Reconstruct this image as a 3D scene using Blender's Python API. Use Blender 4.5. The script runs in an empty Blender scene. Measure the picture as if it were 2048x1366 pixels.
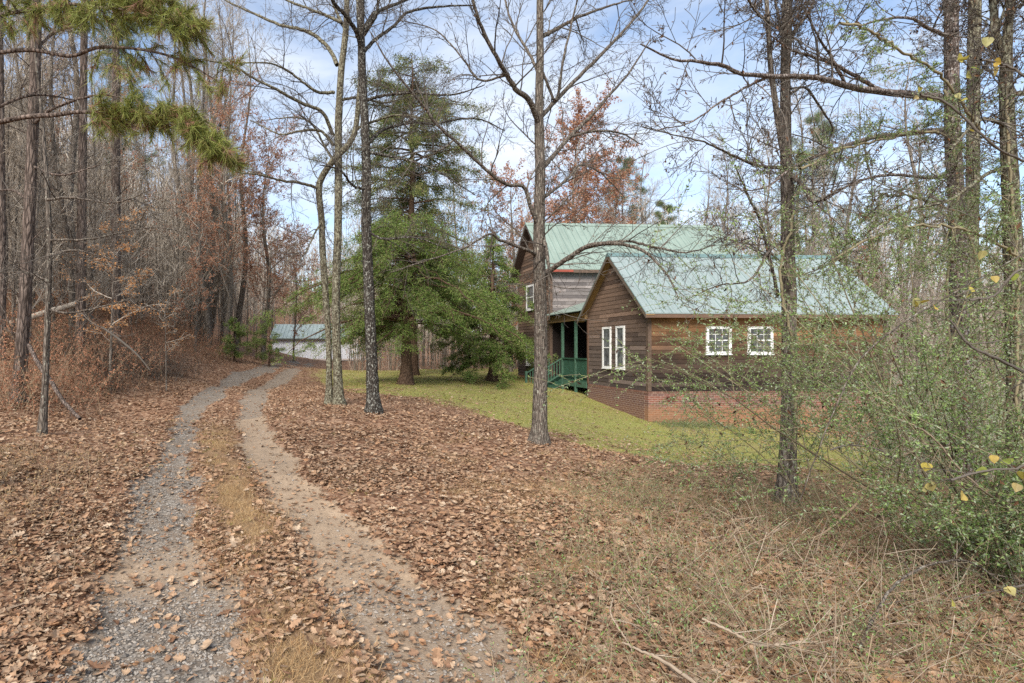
import bpy, math, random
import numpy as np
R = math.radians
rng = np.random.default_rng(11)
rnd = random.Random(5)
S = bpy.context.scene
COL = S.collection

# ---------------------------------------------------------------- camera
EYE = 1.7
F = 1150.0; CX = 720.0; CY = 698.0          # focal length and principal point in photo pixels (2048 wide)
cam_d = bpy.data.cameras.new('camera'); cam = bpy.data.objects.new('camera', cam_d); COL.objects.link(cam)
cam.location = (0, 0, EYE); cam.rotation_euler = (R(90), 0, 0)
cam_d.sensor_width = 36; cam_d.lens = 36 * F / 2048
cam_d.shift_x = (1024 - CX) / 2048; cam_d.shift_y = (CY - 683) / 2048
cam_d.clip_start = 0.05; cam_d.clip_end = 3000
S.camera = cam

# ---------------------------------------------------------------- sky, sun, exposure
SUN_EL, SUN_AZ = R(42), R(205)              # azimuth the light comes from, clockwise from +Y
w = bpy.data.worlds.new('World'); S.world = w; w.use_nodes = True
nt = w.node_tree; nt.nodes.clear()
out = nt.nodes.new('ShaderNodeOutputWorld'); bg = nt.nodes.new('ShaderNodeBackground')
sky = nt.nodes.new('ShaderNodeTexSky'); sky.sky_type = 'NISHITA'; sky.sun_disc = False
sky.sun_elevation = SUN_EL; sky.sun_rotation = SUN_AZ; sky.air_density = 1.0; sky.dust_density = 0.6; sky.ozone_density = 1.5
tc = nt.nodes.new('ShaderNodeTexCoord'); mp = nt.nodes.new('ShaderNodeMapping'); mp.inputs['Scale'].default_value = (1.0, 1.0, 3.2)
mp.inputs['Location'].default_value = (0.35, 0.1, 0.2)
n1 = nt.nodes.new('ShaderNodeTexNoise'); n1.inputs['Scale'].default_value = 2.3; n1.inputs['Detail'].default_value = 9; n1.inputs['Roughness'].default_value = 0.58
n1.inputs['Distortion'].default_value = 0.25
rp = nt.nodes.new('ShaderNodeValToRGB'); rp.color_ramp.elements[0].position = 0.38; rp.color_ramp.elements[1].position = 0.68
rp.color_ramp.elements[0].color = (0.10, 0.10, 0.10, 1); rp.color_ramp.elements[1].color = (0.9, 0.9, 0.9, 1)
mx = nt.nodes.new('ShaderNodeMix'); mx.data_type = 'RGBA'
mx.inputs['B'].default_value = (4.5, 4.75, 5.1, 1)
L = nt.links.new
L(tc.outputs['Generated'], mp.inputs['Vector']); L(mp.outputs[0], n1.inputs['Vector']); L(n1.outputs['Fac'], rp.inputs[0])
L(rp.outputs[0], mx.inputs['Factor']); L(sky.outputs[0], mx.inputs['A']); L(mx.outputs['Result'], bg.inputs['Color'])
bg.inputs['Strength'].default_value = 0.11
L(bg.outputs[0], out.inputs[0])
sd = bpy.data.lights.new('sun', 'SUN'); sd.energy = 2.9; sd.angle = R(34); sd.color = (1.0, 0.935, 0.84)
sun = bpy.data.objects.new('sun', sd); COL.objects.link(sun)
sun.rotation_euler = (R(90) - SUN_EL, 0, -SUN_AZ + math.pi)
sun.location = (0, -20, 40)
S.view_settings.view_transform = 'Standard'; S.view_settings.look = 'None'
S.view_settings.gamma = 1; S.view_settings.use_curve_mapping = False
S.view_settings.exposure = 1.12
S.cycles.use_denoising = False
S.cycles.max_bounces = 5; S.cycles.diffuse_bounces = 3; S.cycles.glossy_bounces = 2; S.cycles.transmission_bounces = 3
S.cycles.transparent_max_bounces = 4; S.cycles.sample_clamp_indirect = 4
S.cycles.caustics_reflective = False; S.cycles.caustics_refractive = False

# ---------------------------------------------------------------- helpers
def P(px, py, Y):
    return np.array([(px - CX) / F * Y, Y, EYE - (py - CY) / F * Y])

def link(o, parent=None):
    COL.objects.link(o)
    if parent is not None: o.parent = parent
    return o
def tag(o, label=None, cat=None, group=None, kind=None):
    if label: o['label'] = label
    if cat: o['category'] = cat
    if group: o['group'] = group
    if kind: o['kind'] = kind
    return o
def empty(name, loc, rz=0, label=None, cat=None, group=None):
    o = bpy.data.objects.new(name, None); o.empty_display_size = 0.2
    COL.objects.link(o); o.location = tuple(float(a) for a in loc); o.rotation_euler = (0, 0, rz)
    return tag(o, label, cat, group)

class MB:
    """collects vertices and faces of one mesh object"""
    def __init__(s): s.V = []; s.F = []; s.M = []; s.n = 0
    def add(s, V, Fc, m=0):
        V = np.asarray(V, np.float64).reshape(-1, 3); Fc = np.asarray(Fc, np.int64)
        if len(V) == 0 or len(Fc) == 0: return
        s.V.append(V); s.F.append(Fc + s.n); s.M.append(np.full(len(Fc), m)); s.n += len(V)
    def box(s, a, b, m=0):
        x0, y0, z0 = a; x1, y1, z1 = b
        V = [(x0,y0,z0),(x1,y0,z0),(x1,y1,z0),(x0,y1,z0),(x0,y0,z1),(x1,y0,z1),(x1,y1,z1),(x0,y1,z1)]
        s.add(V, [(0,3,2,1),(4,5,6,7),(0,1,5,4),(1,2,6,5),(2,3,7,6),(3,0,4,7)], m)
    def hexa(s, V, m=0):
        s.add(V, [(0,3,2,1),(4,5,6,7),(0,1,5,4),(1,2,6,5),(2,3,7,6),(3,0,4,7)], m)
    def build(s, name, mats, parent=None, smooth=False, attrs=None):
        me = bpy.data.meshes.new(name)
        V = np.concatenate(s.V); me.vertices.add(len(V)); me.vertices.foreach_set('co', V.astype(np.float32).ravel())
        tot = np.concatenate([np.full(len(f), f.shape[1]) for f in s.F])
        lv = np.concatenate([f.ravel() for f in s.F]).astype(np.int32)
        me.loops.add(len(lv)); me.loops.foreach_set('vertex_index', lv)
        st = np.concatenate([[0], np.cumsum(tot)[:-1]]).astype(np.int32)
        me.polygons.add(len(tot)); me.polygons.foreach_set('loop_start', st)
        try: me.polygons.foreach_set('loop_total', tot.astype(np.int32))
        except Exception: pass
        if not isinstance(mats, (list, tuple)): mats = [mats]
        for m in mats: me.materials.append(m)
        if len(mats) > 1: me.polygons.foreach_set('material_index', np.concatenate(s.M).astype(np.int32))
        me.polygons.foreach_set('use_smooth', np.full(len(tot), smooth))
        if attrs:
            for k, a in attrs.items():
                at = me.color_attributes.new(k, 'FLOAT_COLOR', 'POINT')
                at.data.foreach_set('color', a.astype(np.float32).ravel())
        me.update(calc_edges=True)
        o = bpy.data.objects.new(name, me)
        return link(o, parent)

def norm(a): return a / (np.linalg.norm(a, axis=-1, keepdims=True) + 1e-9)

def tubes(mb, lines, sides, m=0, lump=0.0):
    """lines: list of (pts Nx3, radii N)"""
    groups = {}
    for p, r in lines: groups.setdefault(len(p), []).append((p, r))
    for N, g in groups.items():
        if N < 2: continue
        Pt = np.array([a for a, _ in g]); Rd = np.array([b for _, b in g])
        T = norm(np.gradient(Pt, axis=1)); mean = norm(T.mean(1))
        ref = np.where(np.abs(mean[:, 2:3]) > 0.7, [[1., 0, 0]], [[0., 0, 1.]])[:, None, :]
        U = norm(np.cross(T, np.broadcast_to(ref, T.shape))); W = np.cross(T, U)
        a = np.arange(sides) / sides * 2 * np.pi
        rr = Rd[:, :, None] * np.ones((1, 1, sides))
        if lump: rr = rr * (1 + lump * rng.standard_normal(rr.shape))
        V = Pt[:, :, None, :] + rr[..., None] * (np.cos(a)[None, None, :, None] * U[:, :, None, :] + np.sin(a)[None, None, :, None] * W[:, :, None, :])
        K = len(g); i = np.arange(N - 1)[:, None]; j = np.arange(sides)[None, :]; j2 = (j + 1) % sides
        f = np.stack([i*sides + j, i*sides + j2, (i+1)*sides + j2, (i+1)*sides + j], -1).reshape(-1, 4)
        f = (f[None] + (np.arange(K) * N * sides)[:, None, None]).reshape(-1, 4)
        mb.add(V.reshape(-1, 3), f, m)

def crom(ctrl, n, wig=0.0):
    """smooth curve through control points"""
    c = np.array(ctrl, float); k = len(c)
    if k == 2: t = np.linspace(0, 1, n)[:, None]; o = c[0] * (1 - t) + c[1] * t
    else:
        e = np.vstack([2*c[0]-c[1], c, 2*c[-1]-c[-2]]); t = np.linspace(0, k - 1 - 1e-6, n); i = t.astype(int); f = (t - i)[:, None]
        p0, p1, p2, p3 = e[i], e[i+1], e[i+2], e[i+3]
        o = 0.5 * (2*p1 + (p2-p0)*f + (2*p0-5*p1+4*p2-p3)*f**2 + (3*p1-p0-3*p2+p3)*f**3)
    if wig:
        ww = rng.standard_normal((n, 3)) * wig; ww[0] = 0
        o = o + ww
    return o

def rdir(d, ang, az=None):
    """direction at angle ang from d"""
    d = np.asarray(d, float); d = d / (math.sqrt(d @ d) + 1e-9)
    a = np.array([0, 0, 1.]) if abs(d[2]) < 0.9 else np.array([1., 0, 0])
    u = np.cross(d, a); u /= math.sqrt(u @ u); v = np.cross(d, u)
    az = rnd.uniform(0, 2*math.pi) if az is None else az
    return d*math.cos(ang) + (u*math.cos(az) + v*math.sin(az))*math.sin(ang)

def grow(out, p, d, Ln, r, lvl, pr):
    """recursive twig growth into out[lvl]"""
    n = max(3, min(9, int(Ln / pr['seg']) + 2)); st = Ln / (n - 1)
    px, py, pz = p; dx, dy, dz = d; wg = pr['wig']; tr = pr['trop'] if lvl < pr.get('tl', 9) else 0
    pts = [(px, py, pz)]; g = rnd.gauss
    for i in range(n - 1):
        dx += g(0, wg); dy += g(0, wg); dz += g(0, wg) + tr
        q = 1 / math.sqrt(dx*dx + dy*dy + dz*dz); dx *= q; dy *= q; dz *= q
        px += dx*st; py += dy*st; pz += dz*st; pts.append((px, py, pz))
    pts = np.array(pts); rad = np.linspace(r, max(r*pr.get('tip', 0.3), pr['rmin']), n)
    out.setdefault(lvl, []).append((pts, rad))
    if lvl >= pr['max']: return
    nc = pr['n'][lvl]; nc = int(nc * rnd.uniform(0.7, 1.3) + 0.5)
    for k in range(nc):
        t = pr.get('t0', 0.2) + (1 - pr.get('t0', 0.2)) * (k + rnd.random()) / nc; t = min(t, 0.98)
        f = t*(n-1); i = int(f); f -= i
        q = pts[i]*(1-f) + pts[i+1]*f; dd = pts[i+1] - pts[i]
        nd = rdir(dd, R(rnd.uniform(*pr['ang'])))
        if pr.get('flat'): nd[2] *= pr['flat']
        grow(out, q, nd, Ln * rnd.uniform(*pr['lr']) * (1 - 0.45*t), max(rad[i]*rnd.uniform(0.45, 0.65), pr['rmin']), lvl + 1, pr)

def sprout(out, line, n, pr, t0, t1, ln, lvl=1, up=0.0, ang=(35, 70)):
    pts, rad = line; N = len(pts)
    for k in range(n):
        t = t0 + (t1 - t0) * (k + rnd.random()) / n; f = t*(N-1); i = min(int(f), N-2); f -= i
        q = pts[i]*(1-f) + pts[i+1]*f; d = rdir(pts[i+1]-pts[i], R(rnd.uniform(*ang))); d[2] += up
        l = rnd.uniform(*ln) * (1 - 0.35*t)
        grow(out, q, d, l, min(rad[i]*0.5, max(0.006, l*0.011)), lvl, pr)

def leaves(mb, c, ax, ln, wd, fold=0.25, m=0, nrm=None):
    """folded rhombic leaves at c along ax"""
    c = np.asarray(c); k = len(c)
    if k == 0: return
    ax = norm(np.asarray(ax)); nr = rng.standard_normal((k, 3)) if nrm is None else nrm
    sd_ = norm(np.cross(ax, nr)); up = np.cross(sd_, ax)
    ln = np.broadcast_to(ln, (k,))[:, None]; wd = np.broadcast_to(wd, (k,))[:, None]
    mid = c + ax*ln*0.5
    V = np.stack([c, mid + sd_*wd*0.5 + up*wd*fold, c + ax*ln, mid - sd_*wd*0.5 + up*wd*fold], 1)
    b = np.arange(k)[:, None]*4
    f = np.concatenate([b + [[0, 1, 2]], b + [[0, 2, 3]]])
    mb.add(V.reshape(-1, 3), f, m)

def along(lines, spacing, jit=0.0):
    C, D = [], []
    for p, r in lines:
        s = np.linalg.norm(np.diff(p, axis=0), axis=1); Ls = s.sum(); k = int(Ls/spacing + rng.random())
        if k < 1: continue
        t = np.sort(rng.random(k))*(len(p)-1.001); i = t.astype(int); f = (t-i)[:, None]
        C.append(p[i]*(1-f) + p[i+1]*f); D.append(norm(p[i+1]-p[i]))
    if not C: return np.zeros((0, 3)), np.zeros((0, 3))
    C = np.concatenate(C); D = np.concatenate(D)
    if jit: C = C + rng.standard_normal(C.shape)*jit
    return C, D

# ---------------------------------------------------------------- materials
def newmat(name):
    m = bpy.data.materials.new(name); m.use_nodes = True
    t = m.node_tree; b = t.nodes['Principled BSDF']; b.inputs['Roughness'].default_value = 0.85
    b.inputs['Specular IOR Level'].default_value = 0.25
    return m, t, b
def nd(t, ty, **kw):
    n = t.nodes.new(ty)
    for k, v in kw.items():
        if k in n.inputs.keys(): n.inputs[k].default_value = v
        else: setattr(n, k, v)
    return n
def ramp(t, src, stops, interp='LINEAR'):
    r = t.nodes.new('ShaderNodeValToRGB'); cr = r.color_ramp; cr.interpolation = interp
    while len(cr.elements) < len(stops): cr.elements.new(0.5)
    for e, (p, c) in zip(cr.elements, stops):
        e.position = p; e.color = (*c, 1) if len(c) == 3 else c
    t.links.new(src, r.inputs[0]); return r.outputs[0]
def mixc(t, f, a, b, mode='MIX'):
    m = t.nodes.new('ShaderNodeMix'); m.data_type = 'RGBA'; m.blend_type = mode
    for s_, v in (('Factor', f), ('A', a), ('B', b)):
        if hasattr(v, 'is_linked') or hasattr(v, 'links'): t.links.new(v, m.inputs[s_])
        elif isinstance(v, (int, float)): m.inputs[s_].default_value = v
        else: m.inputs[s_].default_value = (*v, 1)
    return m.outputs['Result']
def math_(t, op, a, b=None, c=None, clamp=False):
    m = t.nodes.new('ShaderNodeMath'); m.operation = op; m.use_clamp = clamp
    for i, v in enumerate((a, b, c)):
        if v is None: continue
        if isinstance(v, (int, float)): m.inputs[i].default_value = v
        else: t.links.new(v, m.inputs[i])
    return m.outputs[0]
def noise(t, vec, scale, detail=4, rough=0.55, dist=0.0):
    n = nd(t, 'ShaderNodeTexNoise', Scale=scale, Detail=detail, Roughness=rough, Distortion=dist)
    if vec is not None: t.links.new(vec, n.inputs['Vector'])
    return n.outputs['Fac']
def coords(t, scale=(1, 1, 1), kind='Object', loc=(0, 0, 0), rot=(0, 0, 0)):
    c = t.nodes.new('ShaderNodeTexCoord'); m = t.nodes.new('ShaderNodeMapping')
    m.inputs['Scale'].default_value = scale; m.inputs['Location'].default_value = loc; m.inputs['Rotation'].default_value = rot
    t.links.new(c.outputs[kind], m.inputs['Vector']); return m.outputs[0]
def bump(t, b, h, strength, dist):
    n = nd(t, 'ShaderNodeBump', Strength=strength, Distance=dist)
    t.links.new(h, n.inputs['Height']); t.links.new(n.outputs[0], b.inputs['Normal'])

def island_mat(name, cols, rough=0.8, transl=0.0, spec=0.25, mott=0.0):
    m, t, b = newmat(name)
    g = t.nodes.new('ShaderNodeNewGeometry'); k = len(cols)
    c = ramp(t, g.outputs['Random Per Island'], [(i/(k-1) if k > 1 else 0, cc) for i, cc in enumerate(cols)])
    if mott:
        c = mixc(t, mott, c, ramp(t, noise(t, coords(t), 40, 3), [(0.3, (0.25,)*3), (0.7, (1.5,)*3)]), 'MULTIPLY')
    t.links.new(c, b.inputs['Base Color']); b.inputs['Roughness'].default_value = rough; b.inputs['Specular IOR Level'].default_value = spec
    if transl:
        tr = t.nodes.new('ShaderNodeBsdfTranslucent'); t.links.new(c, tr.inputs[0]); ms = t.nodes.new('ShaderNodeMixShader')
        ms.inputs[0].default_value = transl; t.links.new(b.outputs[0], ms.inputs[1]); t.links.new(tr.outputs[0], ms.inputs[2])
        t.links.new(ms.outputs[0], t.nodes['Material Output'].inputs[0])
    return m

def bark_mat(name, dark, light, lichen=None, amt=0.5, sc=1.0, depth=0.02):
    m, t, b = newmat(name)
    v = coords(t, (14*sc, 14*sc, 2.6*sc)); n_ = noise(t, v, 1.6, 6, 0.65, 0.6)
    vo = nd(t, 'ShaderNodeTexVoronoi', Scale=1.7, feature='DISTANCE_TO_EDGE'); t.links.new(v, vo.inputs['Vector'])
    fis = ramp(t, vo.outputs['Distance'], [(0.0, (0.25,)*3), (0.22, (1,)*3)])
    c = ramp(t, n_, [(0.3, dark), (0.68, light)])
    c = mixc(t, 0.75, c, fis, 'MULTIPLY')
    if lichen:
        l_ = noise(t, coords(t, (1, 1, 0.8)), 24, 5, 0.75, 0.4)
        f = ramp(t, l_, [(0.62 - amt*0.25, (0, 0, 0)), (0.68 - amt*0.25, (1, 1, 1))])
        c = mixc(t, f, c, lichen)
    t.links.new(c, b.inputs['Base Color']); b.inputs['Roughness'].default_value = 0.95; b.inputs['Specular IOR Level'].default_value = 0.1
    h = math_(t, 'ADD', math_(t, 'MULTIPLY', n_, 0.6), fis); bump(t, b, h, 0.9, depth)
    return m
def simple(name, col, rough=0.6, var=0.12, sc=6, spec=0.3, metal=0.0):
    m, t, b = newmat(name)
    lo = tuple(c*(1-var) for c in col); hi = tuple(min(1, c*(1+var)) for c in col)
    c = ramp(t, noise(t, coords(t), sc, 5, 0.6), [(0.3, lo), (0.7, hi)])
    t.links.new(c, b.inputs['Base Color']); b.inputs['Roughness'].default_value = rough; b.inputs['Specular IOR Level'].default_value = spec
    b.inputs['Metallic'].default_value = metal
    return m

M = {}
M['bark_grey'] = bark_mat('grey_bark', (0.075, 0.06, 0.048), (0.24, 0.20, 0.165), (0.33, 0.32, 0.26), 0.2)
M['bark_lichen'] = bark_mat('lichen_bark', (0.06, 0.048, 0.032), (0.19, 0.16, 0.11), (0.26, 0.25, 0.18), 0.5)
M['bark_spot'] = bark_mat('spotted_dark_bark', (0.022, 0.018, 0.016), (0.10, 0.085, 0.07), (0.32, 0.32, 0.28), 0.30)
M['bark_pine'] = bark_mat('pine_bark', (0.06, 0.044, 0.036), (0.27, 0.21, 0.175), None, 0, 0.7, 0.035)
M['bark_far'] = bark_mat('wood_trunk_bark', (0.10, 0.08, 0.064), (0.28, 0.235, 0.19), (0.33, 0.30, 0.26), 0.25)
M['bark_peel'] = bark_mat('peeling_bark', (0.08, 0.06, 0.05), (0.26, 0.20, 0.17), (0.42, 0.39, 0.36), 0.32)
M['bark_cedar'] = bark_mat('cedar_bark', (0.06, 0.036, 0.024), (0.24, 0.155, 0.105), None, 0, 1.2)
M['twig'] = island_mat('twig_bark', [(0.05, 0.042, 0.036), (0.10, 0.085, 0.07), (0.15, 0.13, 0.11)], 0.9)
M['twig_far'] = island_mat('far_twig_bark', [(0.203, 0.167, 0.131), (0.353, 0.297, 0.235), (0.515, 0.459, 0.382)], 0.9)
M['twig_green'] = island_mat('greenish_stem', [(0.09, 0.07, 0.045), (0.17, 0.14, 0.08), (0.28, 0.24, 0.15)], 0.8)
M['twig_brown'] = island_mat('brown_weed_stem', [(0.121, 0.076, 0.046), (0.203, 0.139, 0.09), (0.295, 0.216, 0.142), (0.184, 0.154, 0.085)], 0.9)
M['twig_pale'] = island_mat('pale_dry_stem', [(0.18, 0.135, 0.095), (0.30, 0.23, 0.165), (0.40, 0.33, 0.25)], 0.85)
M['deadleaf_twig'] = island_mat('hanging_dead_leaf', [(0.03, 0.018, 0.012), (0.09, 0.05, 0.03), (0.14, 0.07, 0.035)], 0.85)
M['rust'] = island_mat('rust_leaf', [(0.219, 0.102, 0.062), (0.415, 0.185, 0.104), (0.489, 0.259, 0.155), (0.346, 0.208, 0.139)], 0.8, 0.25)
M['beech'] = island_mat('orange_beech_leaf', [(0.414, 0.184, 0.063), (0.573, 0.282, 0.113), (0.626, 0.372, 0.179), (0.345, 0.151, 0.054)], 0.8, 0.3)
M['cedar'] = island_mat('cedar_foliage', [(0.057, 0.104, 0.022), (0.109, 0.184, 0.036), (0.186, 0.261, 0.048), (0.128, 0.155, 0.053), (0.249, 0.236, 0.098)], 0.75, 0.15)
M['cedar_tall'] = island_mat('dusky_conifer_foliage', [(0.055, 0.089, 0.027), (0.112, 0.153, 0.043), (0.183, 0.197, 0.06), (0.245, 0.19, 0.094)], 0.75, 0.15)
M['pine'] = island_mat('pine_needle', [(0.102, 0.135, 0.032), (0.207, 0.245, 0.052), (0.323, 0.349, 0.085), (0.278, 0.253, 0.085), (0.183, 0.234, 0.054)], 0.6, 0.2)
M['pine_far'] = island_mat('far_pine_needle', [(0.09, 0.123, 0.057), (0.151, 0.195, 0.085), (0.222, 0.255, 0.123)], 0.7, 0.2)
M['pine_dead'] = island_mat('dead_pine_needle', [(0.201, 0.104, 0.064), (0.303, 0.171, 0.109)], 0.8, 0.1)
M['privet'] = island_mat('privet_leaf', [(0.084, 0.145, 0.036), (0.158, 0.245, 0.062), (0.241, 0.336, 0.093), (0.205, 0.265, 0.144), (0.306, 0.349, 0.228)], 0.45, 0.25, 0.5)
M['yellow'] = island_mat('yellow_vine_leaf', [(0.20, 0.27, 0.05), (0.44, 0.38, 0.08), (0.50, 0.33, 0.06), (0.36, 0.35, 0.15), (0.36, 0.18, 0.06), (0.42, 0.40, 0.20)], 0.55, 0.35, 0.4, 0.45)
M['litter'] = island_mat('fallen_leaf', [(0.128, 0.061, 0.033), (0.254, 0.146, 0.084), (0.381, 0.246, 0.148), (0.304, 0.155, 0.077), (0.437, 0.313, 0.205), (0.197, 0.103, 0.06), (0.39, 0.265, 0.167), (0.323, 0.189, 0.111), (0.243, 0.166, 0.109), (0.504, 0.38, 0.266)], 0.75, 0.1, 0.25, 0.45)
M['straw'] = island_mat('dry_grass_blade', [(0.34, 0.20, 0.09), (0.46, 0.30, 0.145), (0.55, 0.40, 0.22), (0.30, 0.21, 0.12), (0.38, 0.21, 0.09)], 0.85, 0.2)
M['grass'] = island_mat('grass_blade', [(0.158, 0.189, 0.026), (0.283, 0.291, 0.058), (0.421, 0.374, 0.126), (0.544, 0.45, 0.202), (0.233, 0.264, 0.031), (0.452, 0.327, 0.141)], 0.75, 0.25)
M['stone'] = island_mat('gravel_stone', [(0.10, 0.09, 0.08), (0.20, 0.175, 0.15), (0.30, 0.27, 0.235), (0.26, 0.205, 0.155)], 0.85, 0, 0.25)

# ---------------------------------------------------------------- terrain
HA = np.array([(1297 - CX)/F*19.0, 19.0]); HYAW = R(4.0)         # near corner of the house and its turn
def HW(u, v): return HA + np.array([u*math.cos(HYAW) - v*math.sin(HYAW), u*math.sin(HYAW) + v*math.cos(HYAW)])
ctl = []
def cw(x, y, z): ctl.append((x, y, z))
for px, py, Y in [(668, 808, 14), (747, 822, 13), (1078, 884, 12), (812, 766, 24), (35, 802, 13), (82, 870, 9), (1575, 1010, 7.6),
                  (1330, 905, 14.2), (640, 722, 55), (420, 770, 24), (1925, 960, 9.0), (620, 719.5, 64), (760, 722, 60), (560, 727, 45),
                  (950, 738, 40), (300, 830, 14.5), (520, 780, 19.5), (2010, 1160, 4.6)]:
    ctl.append(tuple(P(px, py, Y)))
for (u, v), z in {(0, -0.1): -0.70, (0, 4.3): -0.27, (0, 8): 0.05, (0, 12.5): 0.25, (8.5, -0.2): -1.30, (12, 4): -1.5, (4, -0.2): -1.0, (-3, 8): 0.15, (16, 14): -1.2, (9, 14): -0.4}.items():
    x, y = HW(u, v); cw(x, y, z)
for x, y, z in [(0, 2, 0), (0, 4, 0), (-2.2, 3, 0.02), (2.2, 3, 0), (4, 4, -0.12), (-1.5, 6, 0.03), (1.5, 6.5, 0.0), (0, -5, 0), (-6, -5, .1), (8, -5, -.5), (-3.4, 5, 0.12), (-6, 7, .5), (-9, 9, .9),
                (4, 8, -0.25), (8, 12, -0.75), (12, 12, -1.2), (14, 6, -1.2), (-9, 16, 1.5), (-14, 20, 3.2), (-12, 30, 2.8), (-8, 26, .9), (-22, 35, 7), (-16, 55, 4.5), (-35, 60, 13), (-60, 60, 22),
                (-20, 85, 6), (-40, 110, 22), (-75, 140, 40), (-15, 140, 16), (5, 120, 3), (40, 60, -.5), (60, 120, 1), (40, 20, -2.5), (60, 60, -2), (-60, 0, 9), (-20, 0, 2.2), (60, -20, -3), (-60, -20, 8), (0, 160, 12), (90, 160, 4), (18, 90, .5)]:
    cw(x, y, z)
ctl = np.array(ctl)
def tps(r2): return 0.5 * r2 * np.log(r2 + 1e-9)
_d = ((ctl[:, None, :2] - ctl[None, :, :2])**2).sum(-1); nC = len(ctl)
_A = np.zeros((nC+3, nC+3)); _A[:nC, :nC] = tps(_d) + np.eye(nC)*0.6; _A[:nC, nC] = 1; _A[:nC, nC+1:] = ctl[:, :2]
_A[nC:, :nC] = _A[:nC, nC:].T
_w = np.linalg.solve(_A, np.concatenate([ctl[:, 2], [0, 0, 0]]))
def vnoise(x, y, s, seed=0):
    r_ = np.random.default_rng(seed); tab = r_.random((64, 64)); x = np.asarray(x)/s; y = np.asarray(y)/s
    i = np.floor(x).astype(int); j = np.floor(y).astype(int); f = x - i; g = y - j; f = f*f*(3-2*f); g = g*g*(3-2*g)
    a = tab[i % 64, j % 64]; b = tab[(i+1) % 64, j % 64]; c = tab[i % 64, (j+1) % 64]; d = tab[(i+1) % 64, (j+1) % 64]
    return (a*(1-f)+b*f)*(1-g) + (c*(1-f)+d*f)*g
def H0(x, y):
    x = np.clip(np.asarray(x, float), -90, 95); y = np.clip(np.asarray(y, float), -25, 165); sh = x.shape; x = x.ravel(); y = y.ravel()
    z = np.empty_like(x)
    for s_ in range(0, len(x), 60000):
        a = x[s_:s_+60000]; b = y[s_:s_+60000]
        r2 = (a[:, None]-ctl[None, :, 0])**2 + (b[:, None]-ctl[None, :, 1])**2
        z[s_:s_+60000] = tps(r2) @ _w[:nC] + _w[nC] + _w[nC+1]*a + _w[nC+2]*b
    return z.reshape(sh)
def ground_hit(px, py):
    Y = np.concatenate([np.arange(1.5, 30, 0.02), np.arange(30, 150, 0.1)]); p = np.stack([(px-CX)/F*Y, Y, EYE-(py-CY)/F*Y], -1)
    h = H0(p[:, 0], p[:, 1]); k = np.argmax(h >= p[:, 2])
    if h[k] < p[k, 2]: k = len(Y)-1
    return np.array([p[k, 0], p[k, 1], h[k]])
TR_L = np.array([ground_hit(*q) for q in [(330, 1366), (330, 1200), (322, 1100), (330, 1000), (352, 930), (362, 870), (385, 820), (425, 784), (470, 758), (535, 735), (590, 722.5)]])
TR_R = np.array([ground_hit(*q) for q in [(940, 1366), (840, 1250), (740, 1150), (665, 1060), (590, 980), (545, 920), (512, 860), (505, 815), (530, 778), (575, 748), (620, 727)]])
def ext(a):
    d = a[0]-a[1]; d /= np.linalg.norm(d); return np.vstack([a[0]+d*6, a])
TR_L = crom(ext(TR_L), 160); TR_R = crom(ext(TR_R), 160)
def pdist(x, y, line):
    x = np.ravel(x); y = np.ravel(y); best = np.full(len(x), 1e9); bt = np.zeros(len(x))
    for s_ in range(0, len(x), 40000):
        d = (x[s_:s_+40000, None]-line[None, :, 0])**2 + (y[s_:s_+40000, None]-line[None, :, 1])**2
        k = d.argmin(1); best[s_:s_+40000] = np.sqrt(d[np.arange(len(k)), k])
    return best
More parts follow.
